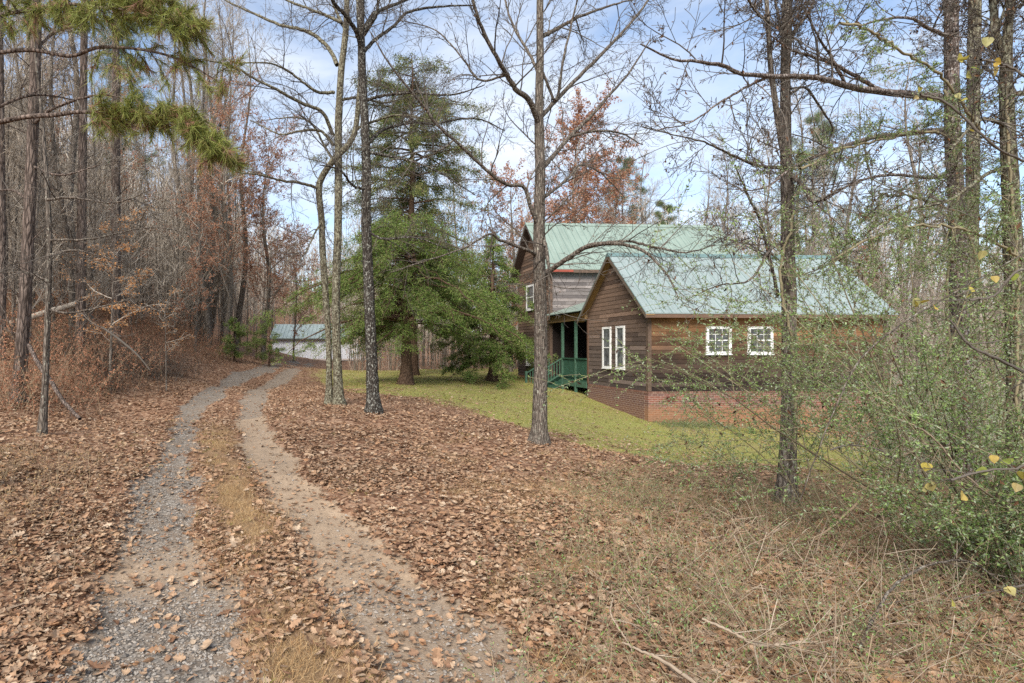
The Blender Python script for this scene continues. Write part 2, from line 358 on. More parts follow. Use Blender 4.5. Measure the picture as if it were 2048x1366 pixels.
def masks(x, y):
    """track (0..1), lawn (0..1), sandy (0..1), dry grass (0..1)"""
    sh = np.shape(x); x = np.ravel(x); y = np.ravel(y)
    near = (y < 70) & (y > -8) & (np.abs(x) < 30)
    tl = np.zeros(len(x)); tr = np.zeros(len(x)); mid = np.zeros(len(x))
    xn, yn = x[near], y[near]
    dl = pdist(xn, yn, TR_L); dr = pdist(xn, yn, TR_R)
    nn = vnoise(xn, yn, 0.7, 1)*0.6 + vnoise(xn, yn, 0.22, 2)*0.4 - 0.5
    wl = np.interp(yn, [2.9, 4.2, 6, 9, 13, 20, 30], [0.38, 0.30, 0.17, 0.14, 0.22, 0.34, 0.42]); wr = np.interp(yn, [2.9, 5, 8, 12, 20, 30], [0.30, 0.26, 0.22, 0.20, 0.32, 0.42])
    tl[near] = np.clip(1 - (dl - wl - nn*0.42)/0.22, 0, 1); tr[near] = np.clip(1 - (dr - wr - nn*0.36)/0.22, 0, 1)
    mid[near] = np.exp(-((dl - dr)/0.55)**2) * (np.maximum(dl, dr) < 1.6)
    # lawn: right of the drive and beyond the litter, up to the house and past the cedar
    ed = np.interp(x, [-2, -0.5, 1.2, 2.6, 4.2, 6.2, 8, 10, 16], [27, 21, 18.5, 17.0, 14.3, 12.0, 10.0, 9, 8.5])
    lw = np.clip((y - ed)/3.2 + (vnoise(x, y, 1.3, 3) - 0.5)*0.9 + (vnoise(x, y, 0.4, 4) - 0.5)*0.5 + 0.35, 0, 1)
    lw *= np.clip((x + 3.5)/2.5, 0, 1) * np.clip((46 - y)/6, 0, 1) * np.clip((17 - x)/3, 0, 1)
    track = np.maximum(tl, tr); lw = lw*(1-track)
    sand = np.where(tr > tl, np.clip(1.15 - (y < 4.2)*0.55 - (y > 13)*0.9, 0, 1), np.clip(np.exp(-((y-4.55)/0.5)**2)*0.9, 0, 1))
    right = np.clip((x - 0.35*y + 0.6)/0.8, 0, 1) * np.clip((8.8 - y)/1.5, 0, 1)
    dry = np.clip(mid*np.clip((13 - y)/4, 0, 1)*np.clip(vnoise(x, y, 0.6, 5)*1.3+0.15, 0, 1) + right*vnoise(x, y, 0.9, 6)*1.2, 0, 1)*(1-track)
    return [a.reshape(sh) for a in (track, lw, sand, dry, mid, right)]
def H(x, y):
    x = np.asarray(x, float); y = np.asarray(y, float)
    z = H0(x, y)
    z = z + (vnoise(x, y, 1.1, 8)-0.5)*0.10*np.clip((np.hypot(x, y)-1)/4, 0.3, 1) + (vnoise(x, y, 0.3, 9)-0.5)*0.025
    return z
def sinhs(c, lo, hi, n, a):
    m = max(hi-c, c-lo); tl = -math.asinh((c-lo)/m*math.sinh(a))/a; th = math.asinh((hi-c)/m*math.sinh(a))/a
    return c + m*np.sinh(a*np.linspace(tl, th, n))/math.sinh(a)
gx = sinhs(0.5, -420, 420, 560, 7.0); gy = sinhs(4.0, -60, 700, 600, 7.2)
GX, GY = np.meshgrid(gx, gy); MK = masks(GX, GY); GZ = H(GX, GY) - MK[0]*0.06
nx, ny = len(gx), len(gy); gv = np.stack([GX, GY, GZ], -1).reshape(-1, 3)
ii, jj = np.meshgrid(np.arange(ny-1), np.arange(nx-1), indexing='ij')
gf = np.stack([ii*nx+jj, ii*nx+jj+1, (ii+1)*nx+jj+1, (ii+1)*nx+jj], -1).reshape(-1, 4)
tm = MK[0].ravel()[gf].mean(1) > 0.45; lm = (MK[1].ravel()[gf].mean(1) > 0.45) & ~tm
cattr = np.stack([MK[0].ravel(), MK[1].ravel(), MK[2].ravel(), MK[3].ravel()], -1)

def ground_mat():
    m, t, b = newmat('leaf_litter_ground')
    at = t.nodes.new('ShaderNodeAttribute'); at.attribute_name = 'zones'
    sp = t.nodes.new('ShaderNodeSeparateColor'); t.links.new(at.outputs['Color'], sp.inputs[0])
    v = coords(t)
    vo = nd(t, 'ShaderNodeTexVoronoi', Scale=13.0); t.links.new(v, vo.inputs['Vector'])
    sc_ = t.nodes.new('ShaderNodeSeparateColor'); t.links.new(vo.outputs['Color'], sc_.inputs[0])
    lit = ramp(t, sc_.outputs[0], [(0, (0.10, 0.052, 0.032)), (0.35, (0.20, 0.115, 0.072)), (0.65, (0.30, 0.185, 0.12)), (1, (0.39, 0.275, 0.19))])
    big = noise(t, v, 0.55, 5, 0.6)
    lit = mixc(t, 0.8, lit, ramp(t, big, [(0.3, (0.62, 0.56, 0.52)), (0.7, (1.15, 1.08, 1.02))]), 'MULTIPLY')
    f1 = noise(t, v, 60, 6, 0.7); f2 = noise(t, v, 7, 5, 0.6)
    stv = nd(t, 'ShaderNodeTexVoronoi', Scale=52.0); t.links.new(v, stv.inputs['Vector'])
    ss = t.nodes.new('ShaderNodeSeparateColor'); t.links.new(stv.outputs['Color'], ss.inputs[0])
    grav = ramp(t, ss.outputs[0], [(0, (0.09, 0.078, 0.066)), (0.5, (0.20, 0.172, 0.143)), (1, (0.32, 0.285, 0.24))])
    grav = mixc(t, ramp(t, f2, [(0.42, (0, 0, 0)), (0.62, (0.75,)*3)]), grav, (0.21, 0.155, 0.11))
    sand = ramp(t, f1, [(0.25, (0.25, 0.175, 0.115)), (0.75, (0.44, 0.335, 0.235))])
    sand = mixc(t, 0.6, sand, ramp(t, f2, [(0.3, (0.7,)*3), (0.65, (1.1,)*3)]), 'MULTIPLY')
    trk = mixc(t, sp.outputs[2], grav, sand)
    gr = ramp(t, noise(t, v, 30, 5, 0.7), [(0.28, (0.11, 0.13, 0.03)), (0.5, (0.26, 0.26, 0.075)), (0.75, (0.42, 0.37, 0.16))])
    gr = mixc(t, ramp(t, noise(t, v, 0.9, 6, 0.65), [(0.45, (0, 0, 0)), (0.68, (0.8,)*3)]), gr, (0.30, 0.23, 0.12))
    dry = ramp(t, f1, [(0.3, (0.15, 0.095, 0.05)), (0.7, (0.33, 0.225, 0.125))])
    c = mixc(t, at.outputs['Alpha'], lit, dry)
    gm = math_(t, 'ADD', sp.outputs[1], math_(t, 'MULTIPLY', math_(t, 'SUBTRACT', f2, 0.5), 1.3))
    c = mixc(t, ramp(t, gm, [(0.35, (0, 0, 0)), (0.6, (1, 1, 1))]), c, gr)
    tk = math_(t, 'ADD', sp.outputs[0], math_(t, 'MULTIPLY', math_(t, 'SUBTRACT', noise(t, v, 16, 4), 0.5), 1.0))
    c = mixc(t, ramp(t, tk, [(0.4, (0, 0, 0)), (0.6, (1, 1, 1))]), c, trk)
    t.links.new(c, b.inputs['Base Color']); b.inputs['Roughness'].default_value = 0.95; b.inputs['Specular IOR Level'].default_value = 0.1
    h = math_(t, 'ADD', math_(t, 'MULTIPLY', sc_.outputs[1], 1.0), math_(t, 'MULTIPLY', f1, 0.8))
    bump(t, b, h, 0.8, 0.02)
    return m
M['ground'] = ground_mat()
def sub(name, sel, kind='structure'):
    f = gf[sel]; ids, inv = np.unique(f.ravel(), return_inverse=True); mb = MB(); mb.add(gv[ids], inv.reshape(-1, 4))
    o = mb.build(name, M['ground'], smooth=True, attrs={'zones': cattr[ids]}); return tag(o, kind=kind)
sub('ground', ~tm & ~lm); sub('driveway', tm); sub('lawn', lm)

# ---------------------------------------------------------------- house
house = empty('wood_house', (HA[0], HA[1], 0), HYAW,
    'weathered wood house with pale green metal roofs, brick foundation and green porch beyond the lawn', 'house')
def U(px, v=0.0):                        # local u of a photo column on the plane v
    k = (px-CX)/F; ax = HA[0]-math.sin(HYAW)*v; ay = HA[1]+math.cos(HYAW)*v
    return (k*ay-ax)/(math.cos(HYAW)-k*math.sin(HYAW))
def Vv(px, u=0.0):
    k = (px-CX)/F; ax = HA[0]+math.cos(HYAW)*u; ay = HA[1]+math.sin(HYAW)*u
    return (ax-k*ay)/(math.sin(HYAW)+k*math.cos(HYAW))
def siding_mat(name, axis, warm, stops):
    m, t, b = newmat(name)
    tc_ = t.nodes.new('ShaderNodeTexCoord'); s = t.nodes.new('ShaderNodeSeparateXYZ'); t.links.new(tc_.outputs['Object'], s.inputs[0])
    al = s.outputs[0] if axis == 'x' else s.outputs[1]
    row = math_(t, 'FLOOR', math_(t, 'DIVIDE', math_(t, 'SUBTRACT', s.outputs[2], 0.3), 0.152))
    wn = t.nodes.new('ShaderNodeTexWhiteNoise'); wn.noise_dimensions = '1D'; t.links.new(row, wn.inputs['W'])
    seg = math_(t, 'FLOOR', math_(t, 'ADD', math_(t, 'DIVIDE', al, 2.7), math_(t, 'MULTIPLY', wn.outputs['Value'], 7.0)))
    wn2 = t.nodes.new('ShaderNodeTexWhiteNoise'); wn2.noise_dimensions = '1D'
    t.links.new(math_(t, 'ADD', math_(t, 'MULTIPLY', row, 17.3), seg), wn2.inputs['W'])
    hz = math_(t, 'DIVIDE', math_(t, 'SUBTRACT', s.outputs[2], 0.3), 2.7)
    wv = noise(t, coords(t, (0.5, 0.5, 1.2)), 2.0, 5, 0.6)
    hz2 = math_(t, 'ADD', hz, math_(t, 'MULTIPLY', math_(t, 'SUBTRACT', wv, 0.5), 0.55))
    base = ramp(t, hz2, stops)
    pv = ramp(t, wn2.outputs['Value'], [(0, (0.52, 0.50, 0.50)), (0.5, (0.95, 0.93, 0.9)), (0.85, (1.2, 1.15, 1.1)), (1, (1.75, 1.7, 1.65))])
    c = mixc(t, 0.85, base, pv, 'MULTIPLY')
    sc = (0.8, 0.8, 22.0); g = noise(t, coords(t, sc), 4.5, 7, 0.72, 0.3)
    c = mixc(t, 0.85, c, ramp(t, g, [(0.3, (0.45, 0.42, 0.40)), (0.52, (1, 1, 1)), (0.75, (1.75, 1.75, 1.8))]), 'MULTIPLY')
    t.links.new(c, b.inputs['Base Color']); b.inputs['Roughness'].default_value = 0.9; b.inputs['Specular IOR Level'].default_value = 0.15
    bump(t, b, g, 0.5, 0.006)
    return m
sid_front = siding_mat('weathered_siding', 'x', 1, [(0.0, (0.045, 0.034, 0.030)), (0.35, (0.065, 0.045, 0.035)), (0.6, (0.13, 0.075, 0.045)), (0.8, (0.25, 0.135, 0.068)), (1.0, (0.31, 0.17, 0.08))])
sid_side = siding_mat('grey_brown_siding', 'y', 0, [(0.0, (0.12, 0.095, 0.085)), (0.5, (0.13, 0.10, 0.085)), (1.0, (0.17, 0.115, 0.085)), ])
sid_rear = siding_mat('silvered_siding', 'x', 0, [(0.0, (0.13, 0.11, 0.10)), (0.55, (0.13, 0.115, 0.11)), (0.95, (0.24, 0.22, 0.215)), (1.0, (0.20, 0.18, 0.175))])
def brick_mat(name, rot, muddy, dim=1.0):
    m, t, b = newmat(name)
    v = coords(t, (1, 1, 1), rot=rot)
    bt = t.nodes.new('ShaderNodeTexBrick'); t.links.new(v, bt.inputs['Vector'])
    for k, x in dict(Scale=1.0, **{'Mortar Size': 0.006, 'Mortar Smooth': 0.1, 'Bias': 0.1, 'Brick Width': 0.205, 'Row Height': 0.072}).items(): bt.inputs[k].default_value = x
    bt.inputs['Color1'].default_value = (0.27*dim, 0.105*dim**.3, 0.07*dim**.2, 1); bt.inputs['Color2'].default_value = (0.15, 0.08, 0.07, 1); bt.inputs['Mortar'].default_value = (0.36, 0.28, 0.225, 1)
    c = mixc(t, 0.6, bt.outputs['Color'], ramp(t, noise(t, v, 14, 5, 0.6), [(0.3, (0.7,)*3), (0.7, (1.25,)*3)]), 'MULTIPLY')
    tc_ = t.nodes.new('ShaderNodeTexCoord'); s = t.nodes.new('ShaderNodeSeparateXYZ'); t.links.new(tc_.outputs['Object'], s.inputs[0])
    f = math_(t, 'ADD', math_(t, 'MULTIPLY', s.outputs[2], -1.6), math_(t, 'MULTIPLY', noise(t, v, 1.6, 4), 0.7))
    c = mixc(t, ramp(t, f, [(0.5, (0, 0, 0)), (1.25, (muddy,)*3)]), c, (0.34, 0.175, 0.085))
    t.links.new(c, b.inputs['Base Color']); b.inputs['Roughness'].default_value = 0.9
    bump(t, b, bt.outputs['Fac'], -0.5, 0.008); return m
brick_x = brick_mat('brick', (R(-90), 0, 0), 0.62); 
def brick_rot_mat():
    return brick_mat('side_brick', (R(-90), 0, R(0)), 0.2, .65)
def roof_mat(name, c0):
    m, t, b = newmat(name)
    n_ = noise(t, coords(t), 1.2, 6, 0.6); st = noise(t, coords(t, (9, 0.6, 0.6)), 1.2, 4, 0.6)
    c = ramp(t, n_, [(0.3, tuple(x*0.9 for x in c0)), (0.7, tuple(x*1.08 for x in c0))])
    c = mixc(t, 0.6, c, ramp(t, st, [(0.35, (0.75, 0.76, 0.75)), (0.6, (1.05,)*3)]), 'MULTIPLY')
    t.links.new(c, b.inputs['Base Color']); b.inputs['Roughness'].default_value = 0.42; b.inputs['Specular IOR Level'].default_value = 0.5
    return m
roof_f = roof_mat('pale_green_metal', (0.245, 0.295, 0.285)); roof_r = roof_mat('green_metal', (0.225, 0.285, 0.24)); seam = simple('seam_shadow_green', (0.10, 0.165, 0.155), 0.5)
trimw = simple('brown_trim', (0.12, 0.08, 0.058), 0.8, 0.25, 9); fresh = simple('golden_soffit_wood', (0.27, 0.17, 0.08), 0.8, 0.2, 7)
white = simple('white_window_paint', (0.78, 0.78, 0.76), 0.5, 0.04, 5); greenp = simple('green_porch_paint', (0.028, 0.075, 0.048), 0.55, 0.25, 8)
greenl = simple('worn_green_paint', (0.06, 0.125, 0.085), 0.6, 0.3, 12); porch_shade = simple('painted_porch_shade', (0.02, 0.013, 0.011), 0.9)  # near-black: shade of the recessed porch put into the wall colour
redtr = simple('red_flashing', (0.30, 0.07, 0.045), 0.6)
def glass_mat(name, col=(0.05, 0.055, 0.06)):
    m, t, b = newmat(name); b.inputs['Roughness'].default_value = 0.08; b.inputs['Specular IOR Level'].default_value = 0.7
    t.links.new(ramp(t, noise(t, coords(t), 5, 3), [(0.35, tuple(x*0.5 for x in col)), (0.7, tuple(x*1.7 for x in col))]), b.inputs['Base Color']); return m
glass = glass_mat('window_glass'); screen = glass_mat('screened_glass', (0.12, 0.125, 0.13))

Z0 = 0.30; ROW = 0.152
def siding(name, mat_, axis, fixed, sgn, a_lo, a_hi, ztop, parent, z0=Z0):
    """lapped boards; a_lo(z), a_hi(z) give the run at height z; axis x: wall on plane y=fixed facing -y"""
    mb = MB(); k = 0
    while True:
        za = z0 + k*ROW; zb = min(za + ROW, ztop)
        if za >= ztop - 0.01: break
        l0, l1, h0, h1 = a_lo(za), a_lo(zb), a_hi(za), a_hi(zb)
        if h0 - l0 > 0.03:
            o0, o1 = 0.017, 0.005                      # butt edge proud, top edge thin
            def pt(a, off, z): return (a, fixed - off, z) if axis == 'x' else (fixed - off, a, z)
            l1b, h1b = (l1, h1) if h1 > l1 else ((l1+h1)/2-0.01, (l1+h1)/2+0.01)
            V = [pt(l0, o0, za), pt(h0, o0, za), pt(h0, -0.1, za), pt(l0, -0.1, za), pt(l1b, o1, zb), pt(h1b, o1, zb), pt(h1b, -0.1, zb), pt(l1b, -0.1, zb)]
            mb.hexa(V)
        k += 1
    return mb.build(name, mat_, parent)
GW = 4.29; WL = 8.37; RZ = 5.2; EV = 0.35; EZ = 2.88; SL = (RZ-EZ)/(GW/2+EV)
# front wing walls
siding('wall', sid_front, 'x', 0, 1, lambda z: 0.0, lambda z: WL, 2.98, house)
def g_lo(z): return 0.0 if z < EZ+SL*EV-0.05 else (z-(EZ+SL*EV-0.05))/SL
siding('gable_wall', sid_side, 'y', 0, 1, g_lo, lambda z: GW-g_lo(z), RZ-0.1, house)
mb = MB(); mb.box((WL-0.1, 0.02, Z0), (WL, GW, 3.0)); mb.box((0.12, GW-0.1, Z0), (WL-0.1, GW, 3.1)); mb.build('back_wall', sid_side, house)
# brick
mb = MB(); mb.box((-0.02, -0.025, -2.6), (WL+0.02, 0.2, Z0-0.075)); fb = mb.build('brick_foundation', brick_x, house)
bs = brick_rot_mat()
bo = bpy.data.objects.new('x', None)
mb = MB()                                   # side brick: built facing -y locally, then turned so the courses run along the wall
mb.box((0.2, 0.0, -2.6), (GW, 0.2, Z0-0.075)); sb = mb.build('brick_foundation', bs, house)
bpy.data.objects.remove(bo)
sb.rotation_euler = (0, 0, R(90)); sb.location = (0.175, 0, 0)
mb = MB()
for k in range(int(WL/0.075)): mb.box((-0.03+k*0.075, -0.032, Z0-0.075), (-0.03+k*0.075+0.066, 0.1, Z0-0.004))
for k in range(int(GW/0.075)-1): mb.box((-0.032, 0.05+k*0.075, Z0-0.075), (0.1, 0.05+k*0.075+0.066, Z0-0.004))
soldier = island_mat('soldier_brick', [(0.22, 0.11, 0.08), (0.16, 0.08, 0.06), (0.27, 0.16, 0.12)], 0.9)
mb.build('soldier_course', soldier, house)
for a_, b_ in ((1331, 1350), (1470, 1488)):
    u0, u1 = U(a_), U(b_); mb = MB(); z1 = EYE-(792-CY)/F*19.05; z2 = EYE-(804-CY)/F*19.05
    mb.box((u0, -0.034, z2), (u1, 0.0, z1))
    for q in range(5): mb.box((u0+0.02, -0.042, z2+0.015+q*0.035), (u1-0.02, -0.034, z2+0.03+q*0.035))
    mb.build('foundation_vent', simple('vent_red', (0.16, 0.05, 0.04)), house)
# corner boards
mb = MB(); mb.box((-0.034, -0.034, Z0+0.002), (0.085, -0.001, 2.95)); mb.box((-0.034, -0.001, Z0+0.002), (-0.001, 0.09, 2.95)); mb.build('corner_board', trimw, house)
mb = MB(); mb.box((-0.034, GW-0.09, Z0+0.002), (-0.001, GW+0.03, 2.95)); mb.build('corner_board', simple('rust_trim', (0.14, 0.08, 0.055)), house)
mb = MB(); mb.box((WL-0.09, -0.034, Z0+0.002), (WL+0.03, -0.001, 2.95)); mb.build('corner_board', trimw, house)

def roof_slope(name, mat_, u0, u1, v_e, z_e, v_r, z_r, parent, rib=0.30, th=0.035):
    mb = MB()
    mb.hexa([(u0, v_e, z_e-th), (u1, v_e, z_e-th), (u1, v_r, z_r-th), (u0, v_r, z_r-th), (u0, v_e, z_e), (u1, v_e, z_e), (u1, v_r, z_r), (u0, v_r, z_r)])
    n = int((u1-u0)/rib)
    for k in range(n+1):
        a = u0 + 0.02 + k*(u1-u0-0.05)/n; hh = 0.022
        mb.hexa([(a-0.012, v_e, z_e+0.001), (a+0.022, v_e, z_e+0.001), (a+0.022, v_r, z_r+0.001), (a-0.012, v_r, z_r+0.001), (a, v_e, z_e+hh), (a+0.01, v_e, z_e+hh), (a+0.01, v_r, z_r+hh), (a, v_r, z_r+hh)], 0)
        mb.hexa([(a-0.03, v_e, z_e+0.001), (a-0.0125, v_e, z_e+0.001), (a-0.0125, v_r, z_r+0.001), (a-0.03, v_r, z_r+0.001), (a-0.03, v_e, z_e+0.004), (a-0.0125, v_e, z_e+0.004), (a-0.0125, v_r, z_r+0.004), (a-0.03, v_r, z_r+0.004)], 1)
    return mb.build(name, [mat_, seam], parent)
OV = 0.30
roof_slope('roof', roof_f, -OV, WL+0.12, -EV, EZ, GW/2-0.005, RZ, house)
roof_slope('roof', roof_f, -OV, WL+0.12, GW+EV, EZ, GW/2+0.005, RZ, house)
mb = MB(); 
mb.hexa([(-OV-0.01, GW/2-0.16, RZ-0.12), (WL+0.13, GW/2-0.16, RZ-0.12), (WL+0.13, GW/2+0.16, RZ-0.12), (-OV-0.01, GW/2+0.16, RZ-0.12), (-OV-0.01, GW/2-0.01, RZ+0.035), (WL+0.13, GW/2-0.01, RZ+0.035), (WL+0.13, GW/2+0.01, RZ+0.035), (-OV-0.01, GW/2+0.01, RZ+0.035)])
mb.build('ridge_cap', simple('dark_green_cap', (0.12, 0.19, 0.185), 0.4), house)
# rake soffits and boards (golden wood under the gable overhang)
mb = MB()
for s_ in (-1, 1):
    def yy(d): return GW/2 + s_*d
    d0, d1 = 0.0, GW/2+EV; z0_, z1_ = RZ-0.05, EZ-0.05
    mb.hexa([(-OV+0.02, yy(d0), z0_-0.03), (0.0, yy(d0), z0_-0.03), (0.0, yy(d1), z1_-0.03), (-OV+0.02, yy(d1), z1_-0.03), (-OV+0.02, yy(d0), z0_), (0.0, yy(d0), z0_), (0.0, yy(d1), z1_), (-OV+0.02, yy(d1), z1_)])
mb.build('rake_soffit', fresh, house)
mb = MB()
for s_ in (-1, 1):
    def yy(d): return GW/2 + s_*d
    d0, d1 = 0.0, GW/2+EV; z0_, z1_ = RZ-0.04, EZ-0.04
    mb.hexa([(-OV-0.004, yy(d0), z0_-0.15), (-OV+0.018, yy(d0), z0_-0.15), (-OV+0.018, yy(d1), z1_-0.13), (-OV-0.004, yy(d1), z1_-0.13), (-OV-0.004, yy(d0), z0_), (-OV+0.018, yy(d0), z0_), (-OV+0.018, yy(d1), z1_), (-OV-0.004, yy(d1), z1_)])
mb.build('rake_board', simple('rake_brown', (0.13, 0.10, 0.075)), house)
mb = MB(); mb.box((-OV+0.02, -EV+0.01, EZ-0.16), (WL+0.11, -EV+0.035, EZ-0.037)); mb.build('fascia', simple('fascia_brown', (0.15, 0.09, 0.06)), house)
mb = MB(); mb.box((0.001, -EV+0.036, EZ-0.13), (WL+0.2, -0.03, EZ-0.10)); mb.build('eave_soffit', fresh, house)
# small cross roof peeking over the ridge
cu = U(1500, GW/2+0.6); mb = MB()
for s_ in (-1, 1):
    mb.hexa([(cu, 1.95, RZ+0.08), (cu, 8.0, RZ+0.08), (cu+s_*2.4, 8.0, RZ-1.0), (cu+s_*2.4, 1.95+1.9, RZ-1.0), (cu, 1.95, RZ+0.12), (cu, 8.0, RZ+0.12), (cu+s_*2.4, 8.0, RZ-0.96), (cu+s_*2.4, 1.95+1.9, RZ-0.96)])
mb.build('cross_roof', roof_f, house)

def window(parent, face, a0, a1, z0, z1, cols, rows, pane_mat, fixed=0.0, fw=0.085):
    """face x: on plane y=fixed looking -y; face y: on plane x=fixed looking -x"""
    def bx(m, p0, p1, q0, q1, o0, o1):
        if face == 'x': m.box((p0, fixed-o1, q0), (p1, fixed-o0, q1))
        else: m.box((fixed-o1, p0, q0), (fixed-o0, p1, q1))
    f = MB(); w_ = fw
    bx(f, a0, a1, z0, z0+w_, 0.0, 0.06); bx(f, a0, a1, z1-w_, z1, 0.0, 0.06); bx(f, a0, a0+w_, z0+w_, z1-w_, 0.0, 0.06); bx(f, a1-w_, a1, z0+w_, z1-w_, 0.0, 0.06)
    bx(f, a0-0.02, a1+0.02, z0-0.03, z0, 0.0, 0.075)
    wo = f.build('window', white, parent)
    p = MB(); bx(p, a0+w_, a1-w_, z0+w_, z1-w_, 0.027, 0.035); p.build('pane', pane_mat, wo)
    s = MB(); zc = (z0+z1)/2; bx(s, a0+w_, a1-w_, zc-0.02, zc+0.02, 0.035, 0.052); s.build('sash_rail', white, wo)
    if cols > 1:
        g = MB()
        for (lo, hi) in ((z0+w_, zc-0.02), (zc+0.02, z1-w_)):
            for k in range(1, cols): a = a0+w_+(a1-a0-2*w_)*k/cols; bx(g, a-0.008, a+0.008, lo, hi, 0.036, 0.044)
            for k in range(1, rows): z = lo+(hi-lo)*k/rows; bx(g, a0+w_, a1-w_, z-0.008, z+0.008, 0.036, 0.0455)
        g.build('muntins', white, wo)
    return wo
window(house, 'x', U(1411), U(1461), 1.53, 2.45, 3, 2, glass)
window(house, 'x', U(1494), U(1544), 1.53, 2.45, 3, 2, glass)
window(house, 'y', Vv(1223.5), Vv(1207), 0.98, 2.53, 1, 1, screen, fw=0.075)
window(house, 'y', Vv(1251), Vv(1234), 0.98, 2.53, 1, 1, screen, fw=0.075)

# rear two-storey block
RV0, RV1, RL = 8.1, 12.5, 9.6; RRZ, REZ, REV = 8.1, 5.45, 0.3; RSL = (RRZ-REZ)/((RV1-RV0)/2+REV)
siding('wall', sid_rear, 'x', RV0, 1, lambda z: 0.0, lambda z: RL, 5.6, house)
def r_lo(z): zz = REZ+RSL*REV-0.05; return RV0 if z < zz else RV0+(z-zz)/RSL
siding('gable_wall', simple('x', (0.1, 0.1, 0.1)) if False else sid_side, 'y', 0, 1, r_lo, lambda z: RV0+RV1-r_lo(z), RRZ-0.1, house)
mb = MB(); mb.box((0.12, RV1-0.1, Z0), (RL, RV1, 5.6)); mb.box((RL-0.1, RV0+0.02, Z0), (RL, RV1-0.1, 5.6)); mb.build('back_wall', sid_side, house)
roof_slope('roof', roof_r, -0.4, RL+0.3, RV0-REV, REZ, (RV0+RV1)/2-0.005, RRZ, house, 0.31)
roof_slope('roof', roof_r, -0.4, RL+0.3, RV1+REV, REZ, (RV0+RV1)/2+0.005, RRZ, house, 0.31)
rc = (RV0+RV1)/2; mb = MB()
mb.hexa([(-0.41, rc-0.15, RRZ-0.12), (RL+0.31, rc-0.15, RRZ-0.12), (RL+0.31, rc+0.15, RRZ-0.12), (-0.41, rc+0.15, RRZ-0.12), (-0.41, rc-0.01, RRZ+0.035), (RL+0.31, rc-0.01, RRZ+0.035), (RL+0.31, rc+0.01, RRZ+0.035), (-0.41, rc+0.01, RRZ+0.035)])
mb.build('ridge_cap', roof_r, house)
mb = MB()
for s_ in (-1, 1):
    def yy(d): return rc + s_*d
    d1 = (RV1-RV0)/2+REV
    mb.hexa([(-0.4, yy(0), RRZ-0.2), (0.0, yy(0), RRZ-0.2), (0.0, yy(d1), REZ-0.2), (-0.4, yy(d1), REZ-0.2), (-0.4, yy(0), RRZ-0.04), (0.0, yy(0), RRZ-0.04), (0.0, yy(d1), REZ-0.04), (-0.4, yy(d1), REZ-0.04)])
mb.build('rake_board', simple('rake_dark', (0.07, 0.045, 0.035)), house)
mb = MB(); mb.box((-0.38, RV0-REV+0.005, REZ-0.18), (RL, RV0-REV+0.03, REZ-0.037)); mb.build('fascia', trimw, house)
mb = MB(); mb.box((-0.3, RV0-REV-0.02, REZ-0.15), (U(1141, RV0), RV0-REV+0.003, REZ-0.05)); mb.build('red_flashing', redtr, house)
mb = MB(); mb.box((-0.034, RV0-0.034, Z0), (0.09, RV0-0.001, REZ-0.05)); mb.box((-0.034, RV0, Z0), (-0.001, RV0+0.09, REZ-0.05)); mb.build('corner_board', trimw, house)
window(house, 'y', Vv(1070), Vv(1054), 3.7, 5.0, 1, 1, screen, fw=0.1)
window(house, 'y', Vv(1070), Vv(1054), 0.85, 2.05, 1, 1, screen, fw=0.1)
mb = MB(); mb.box((-0.02, RV0-0.02, -1.5), (RL, RV1, Z0-0.005)); mb.build('brick_foundation', simple('orange_foundation', (0.33, 0.16, 0.085), 0.9, 0.35, 5), house)
# porch between the two blocks
DK = 0.42; PZ = 3.26
porch = MB()
porch.box((-0.02, GW+0.03, DK-0.06), (2.9, RV0-0.03, DK)); porch.build('porch_floor', greenp, house)
mb = MB(); mb.box((-0.06, GW+0.035, DK-0.31), (-0.021, RV0-0.03, DK-0.062)); mb.build('porch_rim_board', greenl, house)
mb = MB(); mb.box((2.9, GW+0.02, -1.5), (3.0, RV0-0.02, PZ+0.9)); mb.build('porch_inner_wall', porch_shade, house)
mb = MB(); mb.box((0.1, RV0-0.028, DK), (2.9, RV0-0.027, PZ)); mb.build('porch_shade_sheet', porch_shade, house)  # thin dark sheet over the siding, painted stand-in for the porch shade
mb = MB(); mb.box((2.86, 5.2, DK), (2.9, 6.1, DK+2.05)); mb.build('front_door', simple('red_door', (0.10, 0.028, 0.02)), house)
mb = MB()                                              # shed roof
mb.hexa([(-0.4, GW+0.05, PZ-0.03), (3.0, GW+0.05, PZ+1.07), (3.0, RV0+0.28-0.31, PZ+1.07), (-0.4, RV0-0.03, PZ-0.03), (-0.4, GW+0.05, PZ), (3.0, GW+0.05, PZ+1.10), (3.0, RV0-0.03, PZ+1.10), (-0.4, RV0-0.03, PZ)])
mb.build('porch_roof', roof_r, house)
mb = MB(); mb.box((-0.12, GW+0.04, PZ-0.36), (0.03, RV0-0.04, PZ-0.06)); mb.build('porch_beam', fresh, house)
posts = [Vv(1152, -0.02), Vv(1125.5, -0.02)]
for v in posts:
    mb = MB(); mb.box((-0.075, v-0.05, -1.0), (0.025, v+0.05, PZ-0.36)); mb.build('porch_post', greenl, house)
spans = [(GW+0.04, posts[0]-0.05), (posts[0]+0.05, posts[1]-0.05)]
for a, b_ in spans:
    mb = MB(); mb.box((-0.07, a, DK+0.84), (0.02, b_, DK+0.90)); mb.box((-0.045, a, DK+0.10), (-0.005, b_, DK+0.18))
    k = int((b_-a)/0.115)
    for q in range(k): mb.box((-0.04, a+0.05+q*0.115, DK+0.18), (-0.01, a+0.09+q*0.115, DK+0.84))
    mb.build('porch_railing', greenp, house)
sv0, sv1 = posts[1]+0.05, posts[1]+1.3; mb = MB(); ns = 4
